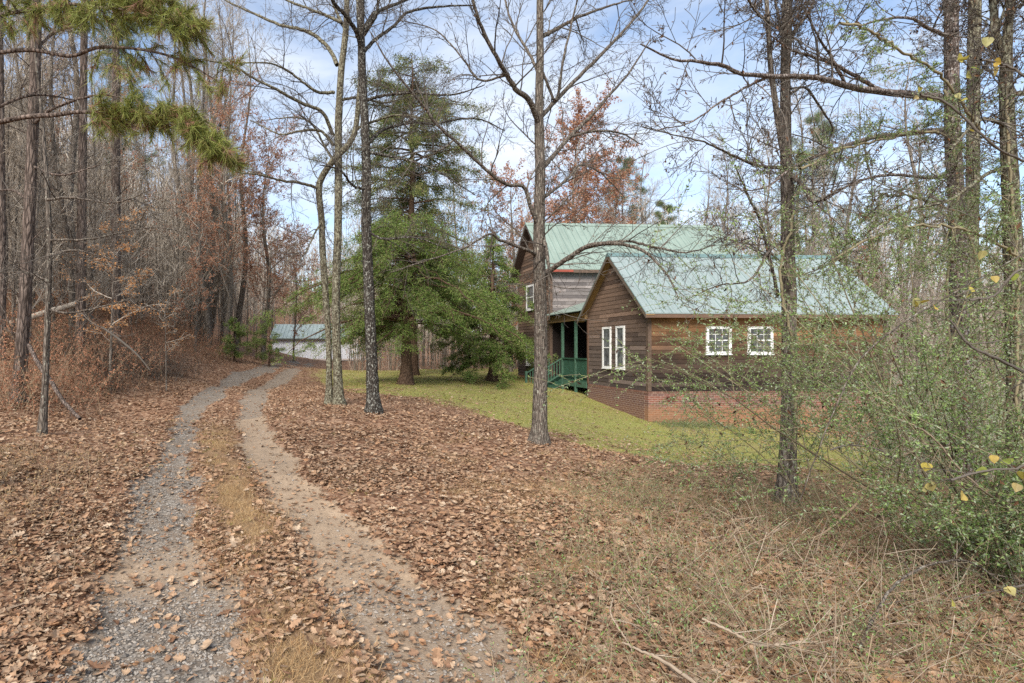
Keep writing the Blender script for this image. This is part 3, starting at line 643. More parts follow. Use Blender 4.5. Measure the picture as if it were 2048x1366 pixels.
for k in range(ns):
    z = DK-0.17*(k+1); mb.box((-0.06-0.28*(k+1), sv0, z-0.045), (-0.06-0.28*k+0.02, sv1, z)); mb.box((-0.06-0.28*k-0.02, sv0+0.04, z), (-0.06-0.28*k, sv1-0.04, z+0.125))
for v in (sv0, sv1-0.04):
    mb.hexa([(-0.06, v, DK-0.35), (-1.3, v, DK-1.1), (-1.3, v+0.04, DK-1.1), (-0.06, v+0.04, DK-0.35), (-0.06, v, DK-0.06), (-1.3, v, DK-0.82), (-1.3, v+0.04, DK-0.82), (-0.06, v+0.04, DK-0.06)])
mb.build('porch_steps', greenp, house)
for v in (sv0, sv1-0.06):
    mb = MB()
    def sl(u): return DK + 0.87 + (u+0.06)*0.6
    mb.hexa([(-0.06, v, sl(-0.06)-0.05), (-1.2, v, sl(-1.2)-0.05), (-1.2, v+0.07, sl(-1.2)-0.05), (-0.06, v+0.07, sl(-0.06)-0.05), (-0.06, v, sl(-0.06)), (-1.2, v, sl(-1.2)), (-1.2, v+0.07, sl(-1.2)), (-0.06, v+0.07, sl(-0.06))])
    mb.hexa([(-0.06, v+0.02, sl(-0.06)-0.74), (-1.2, v+0.02, sl(-1.2)-0.74), (-1.2, v+0.06, sl(-1.2)-0.74), (-0.06, v+0.06, sl(-0.06)-0.74), (-0.06, v+0.02, sl(-0.06)-0.68), (-1.2, v+0.02, sl(-1.2)-0.68), (-1.2, v+0.06, sl(-1.2)-0.68), (-0.06, v+0.06, sl(-0.06)-0.68)])
    for k in range(8): u = -0.14-k*0.13; mb.box((u, v+0.025, sl(u)-0.7), (u+0.035, v+0.055, sl(u)-0.03))
    mb.box((-1.27, v-0.01, -0.6), (-1.18, v+0.08, sl(-1.2)+0.06))
    mb.build('stair_railing', greenl, house)

# ---------------------------------------------------------------- metal garage
gY = 65.0; gxl = (545-CX)/F*gY; gxr = (724-CX)/F*gY; gz = EYE-(719-CY)/F*gY
gar = empty('metal_garage', (gxl, gY, gz-0.1), R(-1), 'long white metal garage with pale green roof at the far end of the driveway', 'garage')
GWd = gxr-gxl; gh = (719-677)/F*gY+0.1; gr_ = gh+(677-648)/F*(gY+3)+0.0
ribw = MB(); ribw.box((0, 0, 0), (GWd, 7, gh))
for k in range(int(GWd/0.3)): ribw.box((0.05+k*0.3, -0.03, 0.02), (0.09+k*0.3, 0, gh-0.02))
ribw.build('wall', simple('white_metal_siding', (0.62, 0.64, 0.68), 0.45, 0.05, 3), gar)
mb = MB(); mb.box((0.02, -0.036, 0), (GWd-0.02, -0.031, 0.2)); mb.build('base_trim', simple('dusty_trim', (0.45, 0.40, 0.37)), gar)
mb = MB(); mb.hexa([(-0.3, -0.35, gh-0.05), (GWd+0.5, -0.35, gh-0.05), (GWd+0.5, 3.5, gr_-0.05), (-0.3, 3.5, gr_-0.05), (-0.3, -0.35, gh+0.05), (GWd+0.5, -0.35, gh+0.05), (GWd+0.5, 3.5, gr_+0.05), (-0.3, 3.5, gr_+0.05)])
mb.hexa([(-0.3, 7.35, gh-0.05), (GWd+0.5, 7.35, gh-0.05), (GWd+0.5, 3.5, gr_-0.051), (-0.3, 3.5, gr_-0.051), (-0.3, 7.35, gh+0.05), (GWd+0.5, 7.35, gh+0.05), (GWd+0.5, 3.5, gr_+0.049), (-0.3, 3.5, gr_+0.049)])
for k in range(int(GWd/0.45)):
    a = -0.2+k*0.45; mb.hexa([(a, -0.35, gh+0.052), (a+0.05, -0.35, gh+0.052), (a+0.05, 3.45, gr_+0.04), (a, 3.45, gr_+0.04), (a, -0.35, gh+0.1), (a+0.05, -0.35, gh+0.1), (a+0.05, 3.45, gr_+0.09), (a, 3.45, gr_+0.09)])
mb.build('roof', roof_f, gar)
mb = MB(); mb.box((-0.28, -0.39, gh-0.12), (GWd+0.45, -0.352, gh-0.02)); mb.build('gutter', simple('dark_gutter', (0.07, 0.08, 0.075)), gar)
mb = MB(); mb.box((GWd+0.02, 0.3, 0), (GWd+1.0, 7, gh-0.3)); mb.build('lean_to', simple('grey_shed_wood', (0.13, 0.125, 0.12), 0.8, 0.3), gar)
# ---------------------------------------------------------------- trees that stand near
def gz(x, y): return float(H(np.array([x]), np.array([y]))[0])
PR = dict(seg=0.13, wig=0.13, trop=0.015, rmin=0.0028, max=4, n=[0, 8, 6, 4, 0], ang=(28, 62), lr=(0.35, 0.6), t0=0.15, tip=0.25)
def px_line(ctrl, Y, n, wig=0.0):
    """ctrl: (px, py, dY, radius in photo px)"""
    pts = crom([P(c[0], c[1], Y + c[2]) for c in ctrl], n, wig)
    s = np.linspace(0, len(ctrl)-1, n); r = np.interp(s, range(len(ctrl)), [c[3]/F*(Y+c[2]) for c in ctrl])
    return pts, r
def hero(name, label, cat, Y, trunks, limbs, bark, pr=PR, n_trunk=10, n_limb=16, ln=(0.7, 1.9), flare=1.0, deadleaf=0.0, twig='twig', extra=None, t0=0.3, tend=1.0, group=None, up=0.25):
    base = P(trunks[0][0][0], trunks[0][0][1], Y); base[2] = gz(base[0], base[1])
    o = empty(name, base, 0, label, cat, group); out = {}; tk = MB(); big = []
    for tr_ in trunks:
        ln_ = px_line(tr_, Y, 60); p, r = ln_; r = r.copy()
        if tr_[0][1] > 650:
            hgt = p[:, 2]-p[0, 2]; r *= 1 + 0.55*flare*np.exp(-hgt/0.16) + 0.12*flare*np.exp(-hgt/0.7)
            p = np.vstack([p[0]-[0, 0, 0.3], p]); r = np.concatenate([[r[0]*1.15], r])
        big.append((p, r)); tubes(tk, [(p, r)], 18, 0, 0.035)
        sprout(out, (p, r), n_trunk, pr, t0, tend, ln, 1, up)
    lim = []
    for l in limbs:
        ll = px_line(l, Y, 34, 0.004*Y/10); lim.append(ll); sprout(out, ll, n_limb, pr, 0.12, 1.0, ln, 2, up*0.6)
    cr = MB(); tubes(cr, lim, 9, 0, 0.04)
    for k, v in out.items(): tubes(cr, v, 6 if k <= 1 else (4 if k == 2 else 3), 0 if k <= 1 else 1)
    for m_ in (tk, cr): m_.V = [v - base for v in m_.V]
    tk.build('trunk', M[bark], o, True); cr.build('crown', [M[bark], M[twig]], o, True)
    if deadleaf:
        c, d = along([q for k in out if k >= 2 for q in out[k]], deadleaf, 0.0)
        dd = norm(rng.standard_normal(c.shape)*0.5 + [0, 0, -0.9]); lf = MB(); k = len(c)
        leaves(lf, c-base, dd, rng.uniform(0.02, 0.06, k), rng.uniform(0.01, 0.03, k), 0.4); lf.build('dead_leaves', M['deadleaf_twig'], o)
    return o, out, base

# slim grey tree in the middle of the yard
hero('bare_tree', 'straight grey tree standing alone in leaves in front of the house gable', 'tree', 12.0,
  [[(1078, 884, 0, 14), (1081, 760, 0, 12.8), (1081, 620, 0, 12), (1078, 500, 0, 11.5), (1079, 420, 0, 10.8), (1080, 330, 0, 10), (1078, 230, 0, 8.6), (1080, 110, 0, 7.2), (1080, 0, 0, 6.5), (1084, -260, 0.1, 5), (1080, -520, 0.3, 2)]],
  [[(1080, 250, 0, 6.5), (1058, 200, -.3, 5.5), (1034, 181, -.5, 5), (1014, 150, -.7, 4.5), (993, 113, -1, 4), (966, 61, -1.2, 3.5), (944, -5, -1.5, 3), (930, -120, -1.7, 1.5)],
   [(1081, 235, 0, 4.5), (1144, 167, .4, 4), (1212, 99, .8, 3.2), (1277, 27, 1.2, 2.6), (1330, -50, 1.5, 1.5)],
   [(1082, 340, 0, 5), (1112, 305, .2, 4.2), (1140, 273, .4, 3.8), (1178, 236, .7, 3.3), (1205, 205, .9, 3), (1257, 147, 1.2, 2), (1300, 80, 1.4, 1.2)],
   [(1078, 455, 0, 4.8), (1062, 415, -.2, 4), (1048, 374, -.3, 3.8), (1011, 369, -.5, 3.6), (982, 347, -.7, 3.4), (956, 325, -.8, 3.2), (908, 280, -1.1, 3), (870, 246, -1.3, 2.8), (847, 212, -1.5, 2.4), (785, 137, -1.8, 2), (741, 65, -2, 1.2)],
   [(1086, 470, 0, 4), (1096, 520, -.3, 3.5), (1098, 560, -.4, 2.2), (1099, 640, -.5, 1)],
   [(1096, 545, -.35, 5.5), (1118, 528, -.6, 5), (1141, 514, -.8, 5), (1164, 498, -1, 4.6), (1188, 489, -1.2, 4.3), (1236, 487, -1.5, 3.8), (1286, 501, -1.8, 3), (1316, 528, -2, 2.4), (1337, 555, -2.2, 1.8), (1357, 595, -2.4, 1)],
   [(1188, 490, -1.2, 3), (1250, 482, -1.3, 2.6), (1310, 494, -1.4, 2.2), (1370, 505, -1.5, 1.6), (1430, 490, -1.6, 1)],
   [(1081, 400, 0, 3.6), (1110, 378, .3, 3), (1142, 350, .6, 2.6), (1161, 330, .8, 2), (1200, 345, 1, 1.5), (1250, 395, 1.2, 1)],
   [(1140, 273, .4, 2.6), (1190, 262, .6, 2.2), (1240, 266, .9, 1.8), (1285, 290, 1.1, 1)],
   [(1078, 75, 0, 5), (1110, 60, .3, 4), (1160, 33, .7, 3), (1225, 10, 1, 2), (1280, -5, 1.3, 1)],
   [(1078, 150, 0, 3.2), (1060, 110, .4, 2.8), (1030, 60, .8, 2.4), (1010, 0, 1, 1.8), (1000, -60, 1.2, 1)],
   [(1086, 145, 0, 2.8), (1112, 200, .1, 2.6), (1128, 110, .3, 2.4), (1150, 20, .5, 1.8), (1165, -60, .6, 1)],
   [(1074, 510, 0, 4.2), (1050, 498, -.3, 3.4), (1000, 480, -.6, 2.8), (978, 468, -.9, 2.4), (930, 495, -1.2, 1.8), (850, 522, -1.6, 1.3), (780, 545, -2, .8)],
   [(908, 280, -1.1, 2), (880, 300, -1.3, 1.8), (830, 305, -1.5, 1.3), (760, 330, -1.8, .8)],
   [(1014, 150, -.7, 2.5), (960, 160, -.6, 2), (920, 110, -.5, 1.7), (870, 60, -.3, 1.2), (800, 40, 0, .8)]],
  'bark_grey', n_trunk=14, n_limb=13, deadleaf=1.2)

# twin-stemmed lichen tree
hero('twin_tree', 'twin stemmed tree with lichen covered bark between the driveway and the cedar', 'tree', 14.0,
  [[(678, 808, 0, 9.6), (675, 740, 0, 8.8), (672, 640, 0, 8.4), (673, 540, 0, 8.2), (676, 460, 0, 8), (677, 342, 0, 7.8), (677, 239, 0, 7.4), (683, 137, 0, 6.6), (691, 68, 0, 6), (694, 0, 0, 5.4), (700, -200, .2, 4), (705, -420, .4, 1.5)],
   [(658, 806, .1, 6.6), (658, 740, .1, 5.8), (657, 680, .1, 5.6), (652, 600, .1, 6.4), (645, 500, .1, 6.8), (643, 440, .1, 6.6), (638, 380, 0, 6.5), (645, 352, -.1, 6.5), (669, 318, -.3, 6.2), (696, 290, -.4, 5.8), (711, 258, -.4, 5.4), (717, 200, -.4, 5), (722, 120, -.3, 4.2), (716, 20, -.2, 3.5), (715, -200, 0, 1.5)]],
  [[(666, 270, 0, 4), (645, 225, -.3, 3.6), (600, 205, -.6, 3.2), (555, 180, -1, 2.9), (505, 155, -1.3, 2.4), (460, 130, -1.7, 2), (400, 118, -2, 1.2)],
   [(668, 185, 0, 3.6), (640, 185, -.2, 3), (620, 175, -.4, 2.6), (580, 145, -.7, 2.2), (540, 127, -1, 1.7), (450, 125, -1.5, 1)],
   [(674, 130, 0, 4.4), (660, 100, .3, 4), (632, 72, .6, 3.6), (600, 58, .9, 3.2), (560, 50, 1.2, 2.8), (515, 30, 1.5, 2.4), (460, 5, 2, 1.6), (420, -20, 2.3, 1)],
   [(684, 45, 0, 3.6), (650, 30, .2, 3), (612, 16, .4, 2.6), (560, -5, .7, 2)],
   [(640, 378, 0, 3.2), (600, 366, -.3, 2.8), (566, 362, -.6, 2.4), (520, 350, -.9, 2), (480, 345, -1.3, 1.3), (430, 320, -1.7, .8)],
   [(667, 290, 0, 3.2), (640, 262, .2, 2.8), (600, 262, .5, 2.4), (560, 268, .8, 1.6), (500, 240, 1.2, 1)],
   [(672, 330, 0, 3), (648, 290, .3, 2.4), (625, 250, .6, 2), (590, 235, .8, 1.4), (530, 240, 1, .8)],
   [(690, 60, 0, 3.4), (672, 20, .3, 2.8), (650, -40, .6, 2)],
   [(645, 440, .1, 2.2), (628, 470, -.2, 1.8), (614, 500, -.3, 1.4), (600, 520, -.4, .8)],
   [(710, 260, -.4, 3), (740, 245, -.6, 2.6), (800, 230, -.8, 2), (880, 245, -1, 1.2)],
   [(680, 200, 0, 3), (720, 195, .3, 2.6), (770, 205, .6, 2), (830, 190, .9, 1.2)]],
  'bark_lichen', n_trunk=9, n_limb=11, ln=(0.7, 1.8))

# dark spotted straight tree
hero('dark_tree', 'straight dark tree spotted with pale lichen beside the twin stemmed tree', 'tree', 13.0,
  [[(747, 824, 0, 12.3), (744, 740, 0, 11.2), (740, 640, 0, 10.6), (736, 540, 0, 10.2), (732, 440, 0, 9.6), (733, 350, 0, 9.2), (730, 250, 0, 8.6), (725, 160, 0, 8.2), (722, 60, 0, 7.5), (722, 0, 0, 7), (724, -200, 0, 5), (730, -450, .2, 2)]],
  [[(724, 100, 0, 5), (712, 62, -.3, 4.6), (690, 30, -.6, 4), (664, 0, -.9, 3.4), (630, -60, -1.2, 2)],
   [(728, 60, 0, 5), (742, 35, .3, 4.4), (762, 20, .5, 3.8), (800, 5, .9, 3), (860, -20, 1.3, 2)],
   [(726, 105, 0, 4), (752, 78, .3, 3.6), (790, 50, .6, 3.2), (815, 25, .9, 2.8), (870, 14, 1.3, 2.2), (945, 10, 1.8, 1.4)],
   [(728, 70, 0, 4), (752, 30, -.3, 3.4), (758, 0, -.4, 2.6), (780, -60, -.6, 1.6)],
   [(738, 285, 0, 4.2), (752, 270, .3, 3.6), (775, 256, .6, 3.1), (830, 245, 1.1, 2.6), (870, 248, 1.5, 2.4), (920, 238, 1.9, 2), (965, 240, 2.2, 1.5), (1010, 262, 2.5, 1)],
   [(739, 305, 0, 3.2), (775, 312, -.4, 2.6), (830, 325, -.8, 2.2), (880, 345, -1.2, 1.6), (950, 390, -1.7, 1)],
   [(733, 200, 0, 3.4), (770, 190, -.3, 3), (830, 185, -.8, 2.6), (900, 190, -1.3, 1.8), (970, 170, -1.7, 1)],
   [(736, 380, 0, 3), (705, 370, -.3, 2.6), (680, 340, -.7, 2), (640, 330, -1, 1.2)],
   [(738, 465, 0, 2.6), (770, 478, -.3, 2.2), (830, 475, -.8, 1.6), (900, 500, -1.2, 1)]],
  'bark_spot', n_trunk=8, n_limb=11, ln=(0.6, 1.7))

# right-hand yard tree
hero('bare_tree', 'slender grey brown tree rising in front of the green wing roof among the privet', 'tree', 7.6,
  [[(1572, 1012, 0, 16), (1576, 900, 0, 14), (1578, 780, 0, 13), (1578, 640, 0, 12.5), (1576, 500, 0, 12), (1575, 400, 0, 11), (1572, 300, 0, 9.5), (1571, 150, 0, 8.5), (1573, 0, 0, 7.5), (1576, -250, 0, 6), (1580, -500, 0, 2)],
   [(1572, 330, -.1, 5.5), (1562, 280, -.15, 5.2), (1550, 200, -.2, 5), (1541, 130, -.2, 4.6), (1537, 60, -.25, 4.2), (1533, 0, -.3, 3.8), (1525, -150, -.3, 2)]],
  [[(1574, 335, 0, 4), (1520, 332, -.3, 3), (1468, 312, -.6, 2.4), (1410, 285, -.9, 1.8), (1340, 268, -1.2, 1.2), (1270, 250, -1.5, .8)],
   [(1576, 345, 0, 3.8), (1605, 372, -.3, 3.4), (1630, 404, -.6, 2.8), (1675, 380, -.8, 2), (1720, 365, -1, 1.4)],
   [(1572, 110, 0, 3.8), (1592, 60, .2, 3.2), (1620, 20, .4, 2.6), (1640, -40, .5, 1.6)],
   [(1545, 50, -.2, 3.2), (1520, 30, -.5, 2.8), (1500, 5, -.8, 2.2), (1480, -40, -1, 1.4)],
   [(1575, 100, 0, 3.4), (1560, 50, .3, 2.8), (1548, -20, .5, 2)],
   [(1578, 190, 0, 2.8), (1610, 175, .3, 2.4), (1640, 215, .5, 2), (1665, 260, .7, 1.4), (1640, 300, .9, .8)],
   [(1576, 480, 0, 3), (1540, 500, -.4, 2.6), (1500, 560, -.7, 2), (1440, 570, -1, 1.4), (1370, 600, -1.2, .8)],
   [(1556, 590, -.1, 3.2), (1540, 520, -.3, 3), (1520, 440, -.5, 2.6), (1500, 400, -.7, 2), (1470, 330, -.9, 1.2)]],
  'bark_grey', n_trunk=10, n_limb=9, ln=(0.5, 1.3), deadleaf=0.8)

# two side by side trunks at right
hero('bare_tree', 'pale peeling trunk with long limbs reaching left over the wing roof', 'tree', 9.0,
  [[(1925, 965, 0, 15), (1922, 800, 0, 13.5), (1918, 600, 0, 13), (1912, 400, 0, 12.5), (1905, 250, 0, 12), (1903, 100, 0, 11), (1903, 0, 0, 10.5), (1905, -250, 0, 8), (1908, -500, 0, 3)]],
  [[(1905, 200, 0, 8), (1850, 192, -.4, 7.5), (1805, 188, -.8, 7), (1767, 184, -1.1, 6.6), (1692, 172, -1.6, 6), (1655, 160, -1.9, 5.4), (1617, 154, -2.1, 5), (1542, 152, -2.5, 4.4), (1486, 148, -2.8, 4), (1441, 129, -3, 3.5), (1392, 124, -3.2, 3), (1336, 116, -3.4, 2.2), (1280, 88, -3.7, 1.3)],
   [(1542, 152, -2.5, 3), (1500, 170, -2.6, 2.6), (1440, 205, -2.8, 2), (1380, 245, -3, 1.5), (1310, 260, -3.2, .9)],
   [(1767, 184, -1.1, 4), (1725, 160, -1.3, 3.6), (1670, 130, -1.5, 3.2), (1630, 115, -1.8, 2.8), (1585, 100, -2, 2), (1540, 70, -2.2, 1.2)],
   [(1906, 262, 0, 6), (1860, 262, -.3, 5.4), (1805, 268, -.7, 4.8), (1749, 274, -1.1, 4.4), (1692, 292, -1.5, 4), (1636, 311, -1.9, 3.4), (1587, 334, -2.2, 2.8), (1540, 370, -2.5, 1.8), (1500, 380, -2.7, 1.2), (1430, 376, -3, .8)],
   [(1904, 75, 0, 4), (1860, 58, -.4, 3.4), (1820, 36, -.8, 2.8), (1760, 40, -1.2, 2), (1700, 60, -1.5, 1.2)],
   [(1910, 350, 0, 4), (1850, 355, -.4, 3.4), (1780, 350, -.9, 2.8), (1710, 365, -1.3, 2.2), (1640, 405, -1.7, 1.5), (1560, 430, -2, .9)],
   [(1692, 172, -1.6, 3), (1660, 110, -1.8, 2.6), (1640, 80, -2, 2), (1610, 20, -2.2, 1.2)]],
  'bark_peel', n_trunk=10, n_limb=11, ln=(0.5, 1.5), deadleaf=0.8)
hero('bare_tree', 'mossy straight trunk close beside the pale peeling trunk', 'tree', 9.8,
  [[(1949, 940, 0, 13), (1945, 750, 0, 10.5), (1944, 500, 0, 10.2), (1946, 300, 0, 10), (1948, 100, 0, 10), (1950, 0, 0, 9.5), (1950, -300, 0, 5)]],
  [[(1943, 110, 0, 3.5), (1970, 80, .3, 3), (2010, 30, .6, 2.4), (2060, 0, .8, 1.5)], [(1942, 170, 0, 3.5), (1980, 120, -.3, 3), (2030, 60, -.6, 2)]],
  'bark_lichen', n_trunk=12, n_limb=8, ln=(0.5, 1.4), deadleaf=0.5)
hero('forked_tree', 'mossy tree with a fork near the top at the far right edge', 'tree', 7.0,
  [[(2040, 1000, 0, 22), (2040, 800, 0, 18), (2030, 600, 0, 15), (2022, 400, 0, 13), (2015, 250, 0, 11), (2012, 150, 0, 10), (2016, 60, 0, 7), (2022, 0, 0, 6.5), (2030, -200, 0, 3)],
   [(2010, 110, 0, 8), (1995, 80, 0, 7), (1990, 60, 0, 6), (1985, 0, .1, 5.5), (1970, -150, .2, 3)]],
  [[(2014, 190, 0, 5), (2060, 185, .2, 4), (2120, 170, .4, 3)], [(2012, 250, 0, 3.5), (1960, 240, -.4, 3), (1900, 300, -.8, 2)], [(2024, 330, 0, 4), (1970, 350, -.3, 3.4), (1900, 400, -.7, 2.8), (1820, 420, -1, 2), (1740, 470, -1.3, 1.2)]],
  'bark_lichen', n_trunk=14, n_limb=12, ln=(0.5, 1.4), deadleaf=0.4)

# left side trees
hero('slender_tree', 'slender pale trunk with short dead twigs at the left, nearest the driveway', 'tree', 9.0,
  [[(84, 868, 0, 8), (90, 780, 0, 6.4), (94, 680, 0, 6), (97, 580, 0, 5.6), (99, 480, 0, 5), (95, 380, .1, 4.5), (85, 250, .2, 3), (70, 100, .3, 2), (60, -40, .4, 1)]],
  [[(98, 510, 0, 2.6), (150, 500, -.3, 2.2), (200, 512, -.6, 1.2)], [(97, 620, 0, 2.4), (150, 625, -.3, 2), (250, 600, -.7, 1.2), (330, 570, -1, .7)], [(97, 480, 0, 2.6), (180, 478, -.3, 2), (300, 455, -.8, 1.4), (400, 470, -1.2, .8)],
   [(95, 400, 0, 3), (140, 395, -.3, 2.4), (230, 405, -.7, 1.8), (300, 380, -1, 1)], [(94, 560, 0, 2), (50, 545, .3, 1.6), (0, 545, .5, 1)]],
  'bark_grey', n_trunk=14, n_limb=9, ln=(0.4, 1.2), flare=.6, up=0.0)
pine_pr = dict(PR, max=3, wig=0.12, n=[0, 5, 4, 0])
hero('pine_tree', 'large rough barked pine trunk at the left behind the slender pale tree', 'tree', 13.0,
  [[(36, 802, 0, 13.5), (42, 720, 0, 12), (50, 600, 0, 11.5), (58, 450, 0, 11), (64, 300, 0, 10.5), (70, 150, 0, 10), (73, 0, 0, 9.5), (78, -300, 0, 7)]],
  [[(66, 250, 0, 3.5), (110, 215, -.5, 3), (200, 190, -1, 2), (260, 200, -1.3, 1)], [(58, 400, 0, 3), (20, 380, .4, 2), (-40, 390, .8, 1)], [(68, 100, 0, 3), (120, 60, .4, 2.4), (190, 50, .8, 1.5)], [(60, 330, 0, 2.6), (120, 350, -.4, 2), (200, 330, -.8, 1)]],
  'bark_pine', pr=pine_pr, n_trunk=16, n_limb=8, ln=(0.6, 1.8), t0=.15, up=0.0)
PINES = [(160, 700, 17, 9, 'behind the smaller orange beech', 170), (232, 660, 23, 9, 'rising through the middle of the left wood', 232)]
for px, py, Y, rp, lab, ptop in PINES:
    x = (px-CX)/F*Y; zb = gz(x, Y); pyb = CY+(EYE-zb)*F/Y
    q = [(px, pyb, 0, rp*1.1), (px+(ptop-px)*.3, pyb-250, 0, rp), (px+(ptop-px)*.6, pyb-480, 0, rp*.85), (ptop, -60, 0, rp*.65), (ptop+5, -250, 0, rp*.3)]
    hero('pine_tree', 'bare pine trunk ' + lab, 'tree', Y, [q], [], 'bark_pine', pr=pine_pr, n_trunk=20, ln=(0.8, 2.6), t0=.15, up=0.0, group='pines in the left wood')

# pine at the left edge with boughs reaching into the picture
def needles(mb, tips, dirs, L_=0.17, k=26, w_=0.0022, spread=0.75):
    n = len(tips)
    if n == 0: return
    c = np.repeat(tips, k, 0); d = np.repeat(dirs, k, 0); c = c - d*rng.uniform(0, 0.16, (n*k, 1))
    a = norm(d*rng.uniform(0.35, 1.3, (n*k, 1)) + rng.standard_normal((n*k, 3))*spread*0.42)
    a[:, 2] -= rng.uniform(0.05, 0.4, n*k); a = norm(a); ll = rng.uniform(0.7, 1.1, (n*k, 1))*L_
    s_ = norm(np.cross(a, rng.standard_normal((n*k, 3))))*w_
    V = np.stack([c-s_, c+s_, c+a*ll], 1).reshape(-1, 3); mb.add(V, np.arange(n*k*3).reshape(-1, 3))
def near_pine():
    Y = 6.0; lb = 'pine past the left edge whose long needled boughs cross the top left'
    base = P(-30, 900, Y); base[2] = gz(base[0], Y); pyb = CY+(EYE-base[2])*F/Y
    o = empty('pine_tree', base, 0, lb, 'tree'); tk = MB()
    t_ = px_line([(-32, pyb, 0, 14), (-30, 700, 0, 12), (-28, 500, 0, 11), (-26, 250, 0, 10), (-25, 0, 0, 9), (-24, -400, 0, 6)], Y, 40); tubes(tk, [t_], 16, 0, .04)
    boughs = [([(-26, 108, 0, 4), (60, 100, -.2, 4), (140, 112, -.4, 3.6), (190, 96, -.6, 3.4), (245, 95, -.8, 3), (310, 104, -1, 2.4), (370, 125, -1.1, 1.8), (450, 170, -1.2, 1)], 14, 0.45, 0.25, 1.0),
              ([(-26, 250, 0, 5), (50, 234, -.3, 4.8), (110, 230, -.5, 4.4), (155, 224, -.7, 4), (215, 225, -.9, 3.4), (270, 222, -1, 3), (330, 232, -1.1, 2.6), (385, 248, -1.2, 2), (420, 275, -1.3, 1.6), (440, 310, -1.3, 1.0)], 70, 0.38, 0.17, 1.0),
              ([(-26, 34, 0, 4), (60, 20, -.3, 3.6), (130, 8, -.6, 3.2), (200, 15, -.9, 2.8), (280, 22, -1.1, 2.4), (340, 30, -1.2, 2), (388, 60, -1.3, 1.4)], 80, 0.06, 0.2, 1.0),
              ([(-26, 225, 0, 3), (40, 196, .2, 2.6), (90, 190, .4, 2), (150, 200, .7, 1)], 8, .3, .3, 0.0),
              ([(100, -60, -.5, 3), (180, -40, -.7, 2.6), (260, -20, -.9, 2.2), (330, 0, -1, 1.5)], 40, .2, .2, 1.0)]
    bm = MB(); nm = MB(); dm = MB()
    for ct, n, t0_, ln_, nd_ in boughs:
        l = px_line(ct, Y, 40); outp = {}
        sprout(outp, l, n, dict(PR, max=2, n=[0, 5, 0], wig=.12, trop=-.05), t0_, 1.0, (ln_*.7, ln_*2.0), 1, -0.05, (35, 75))
        tubes(bm, [l], 8, 0, .05)
        for k, v in outp.items(): tubes(bm, v, 4, 0)
        if nd_:
            tw = [q for k in outp for q in outp[k]]; c = np.array([q[0][-1] for q in tw]); d = norm(np.array([q[0][-1]-q[0][-2] for q in tw]))
            c2 = np.array([q[0][len(q[0])//2] for q in tw]); sel = rng.random(len(c)) < .91
            needles(nm, c[sel]-base, d[sel], .12, 26); needles(nm, c2[sel]-base, d[sel], .11, 12); needles(dm, c[~sel]-base, d[~sel], .15, 40); s2 = rng.random(len(c2)) < .12; needles(dm, c2[s2]-base, d[s2], .13, 22)
    for m_ in (tk, bm): m_.V = [v-base for v in m_.V]
    tk.build('trunk', M['bark_pine'], o, True); bm.build('boughs', M['bark_pine'], o, True)
    nf = nm.build('needles', M['pine'], o); dm.build('dead_needles', M['pine_dead'], o)
near_pine()
hero('pine_tree', 'dark thin pine trunk touching the left edge', 'tree', 15.0, [[(2, 775, 0, 8), (4, 600, 0, 7.5), (2, 300, 0, 7), (-2, -40, 0, 6)]], [], 'bark_pine', pr=pine_pr, n_trunk=12, ln=(.6, 1.6), t0=.2, up=0)

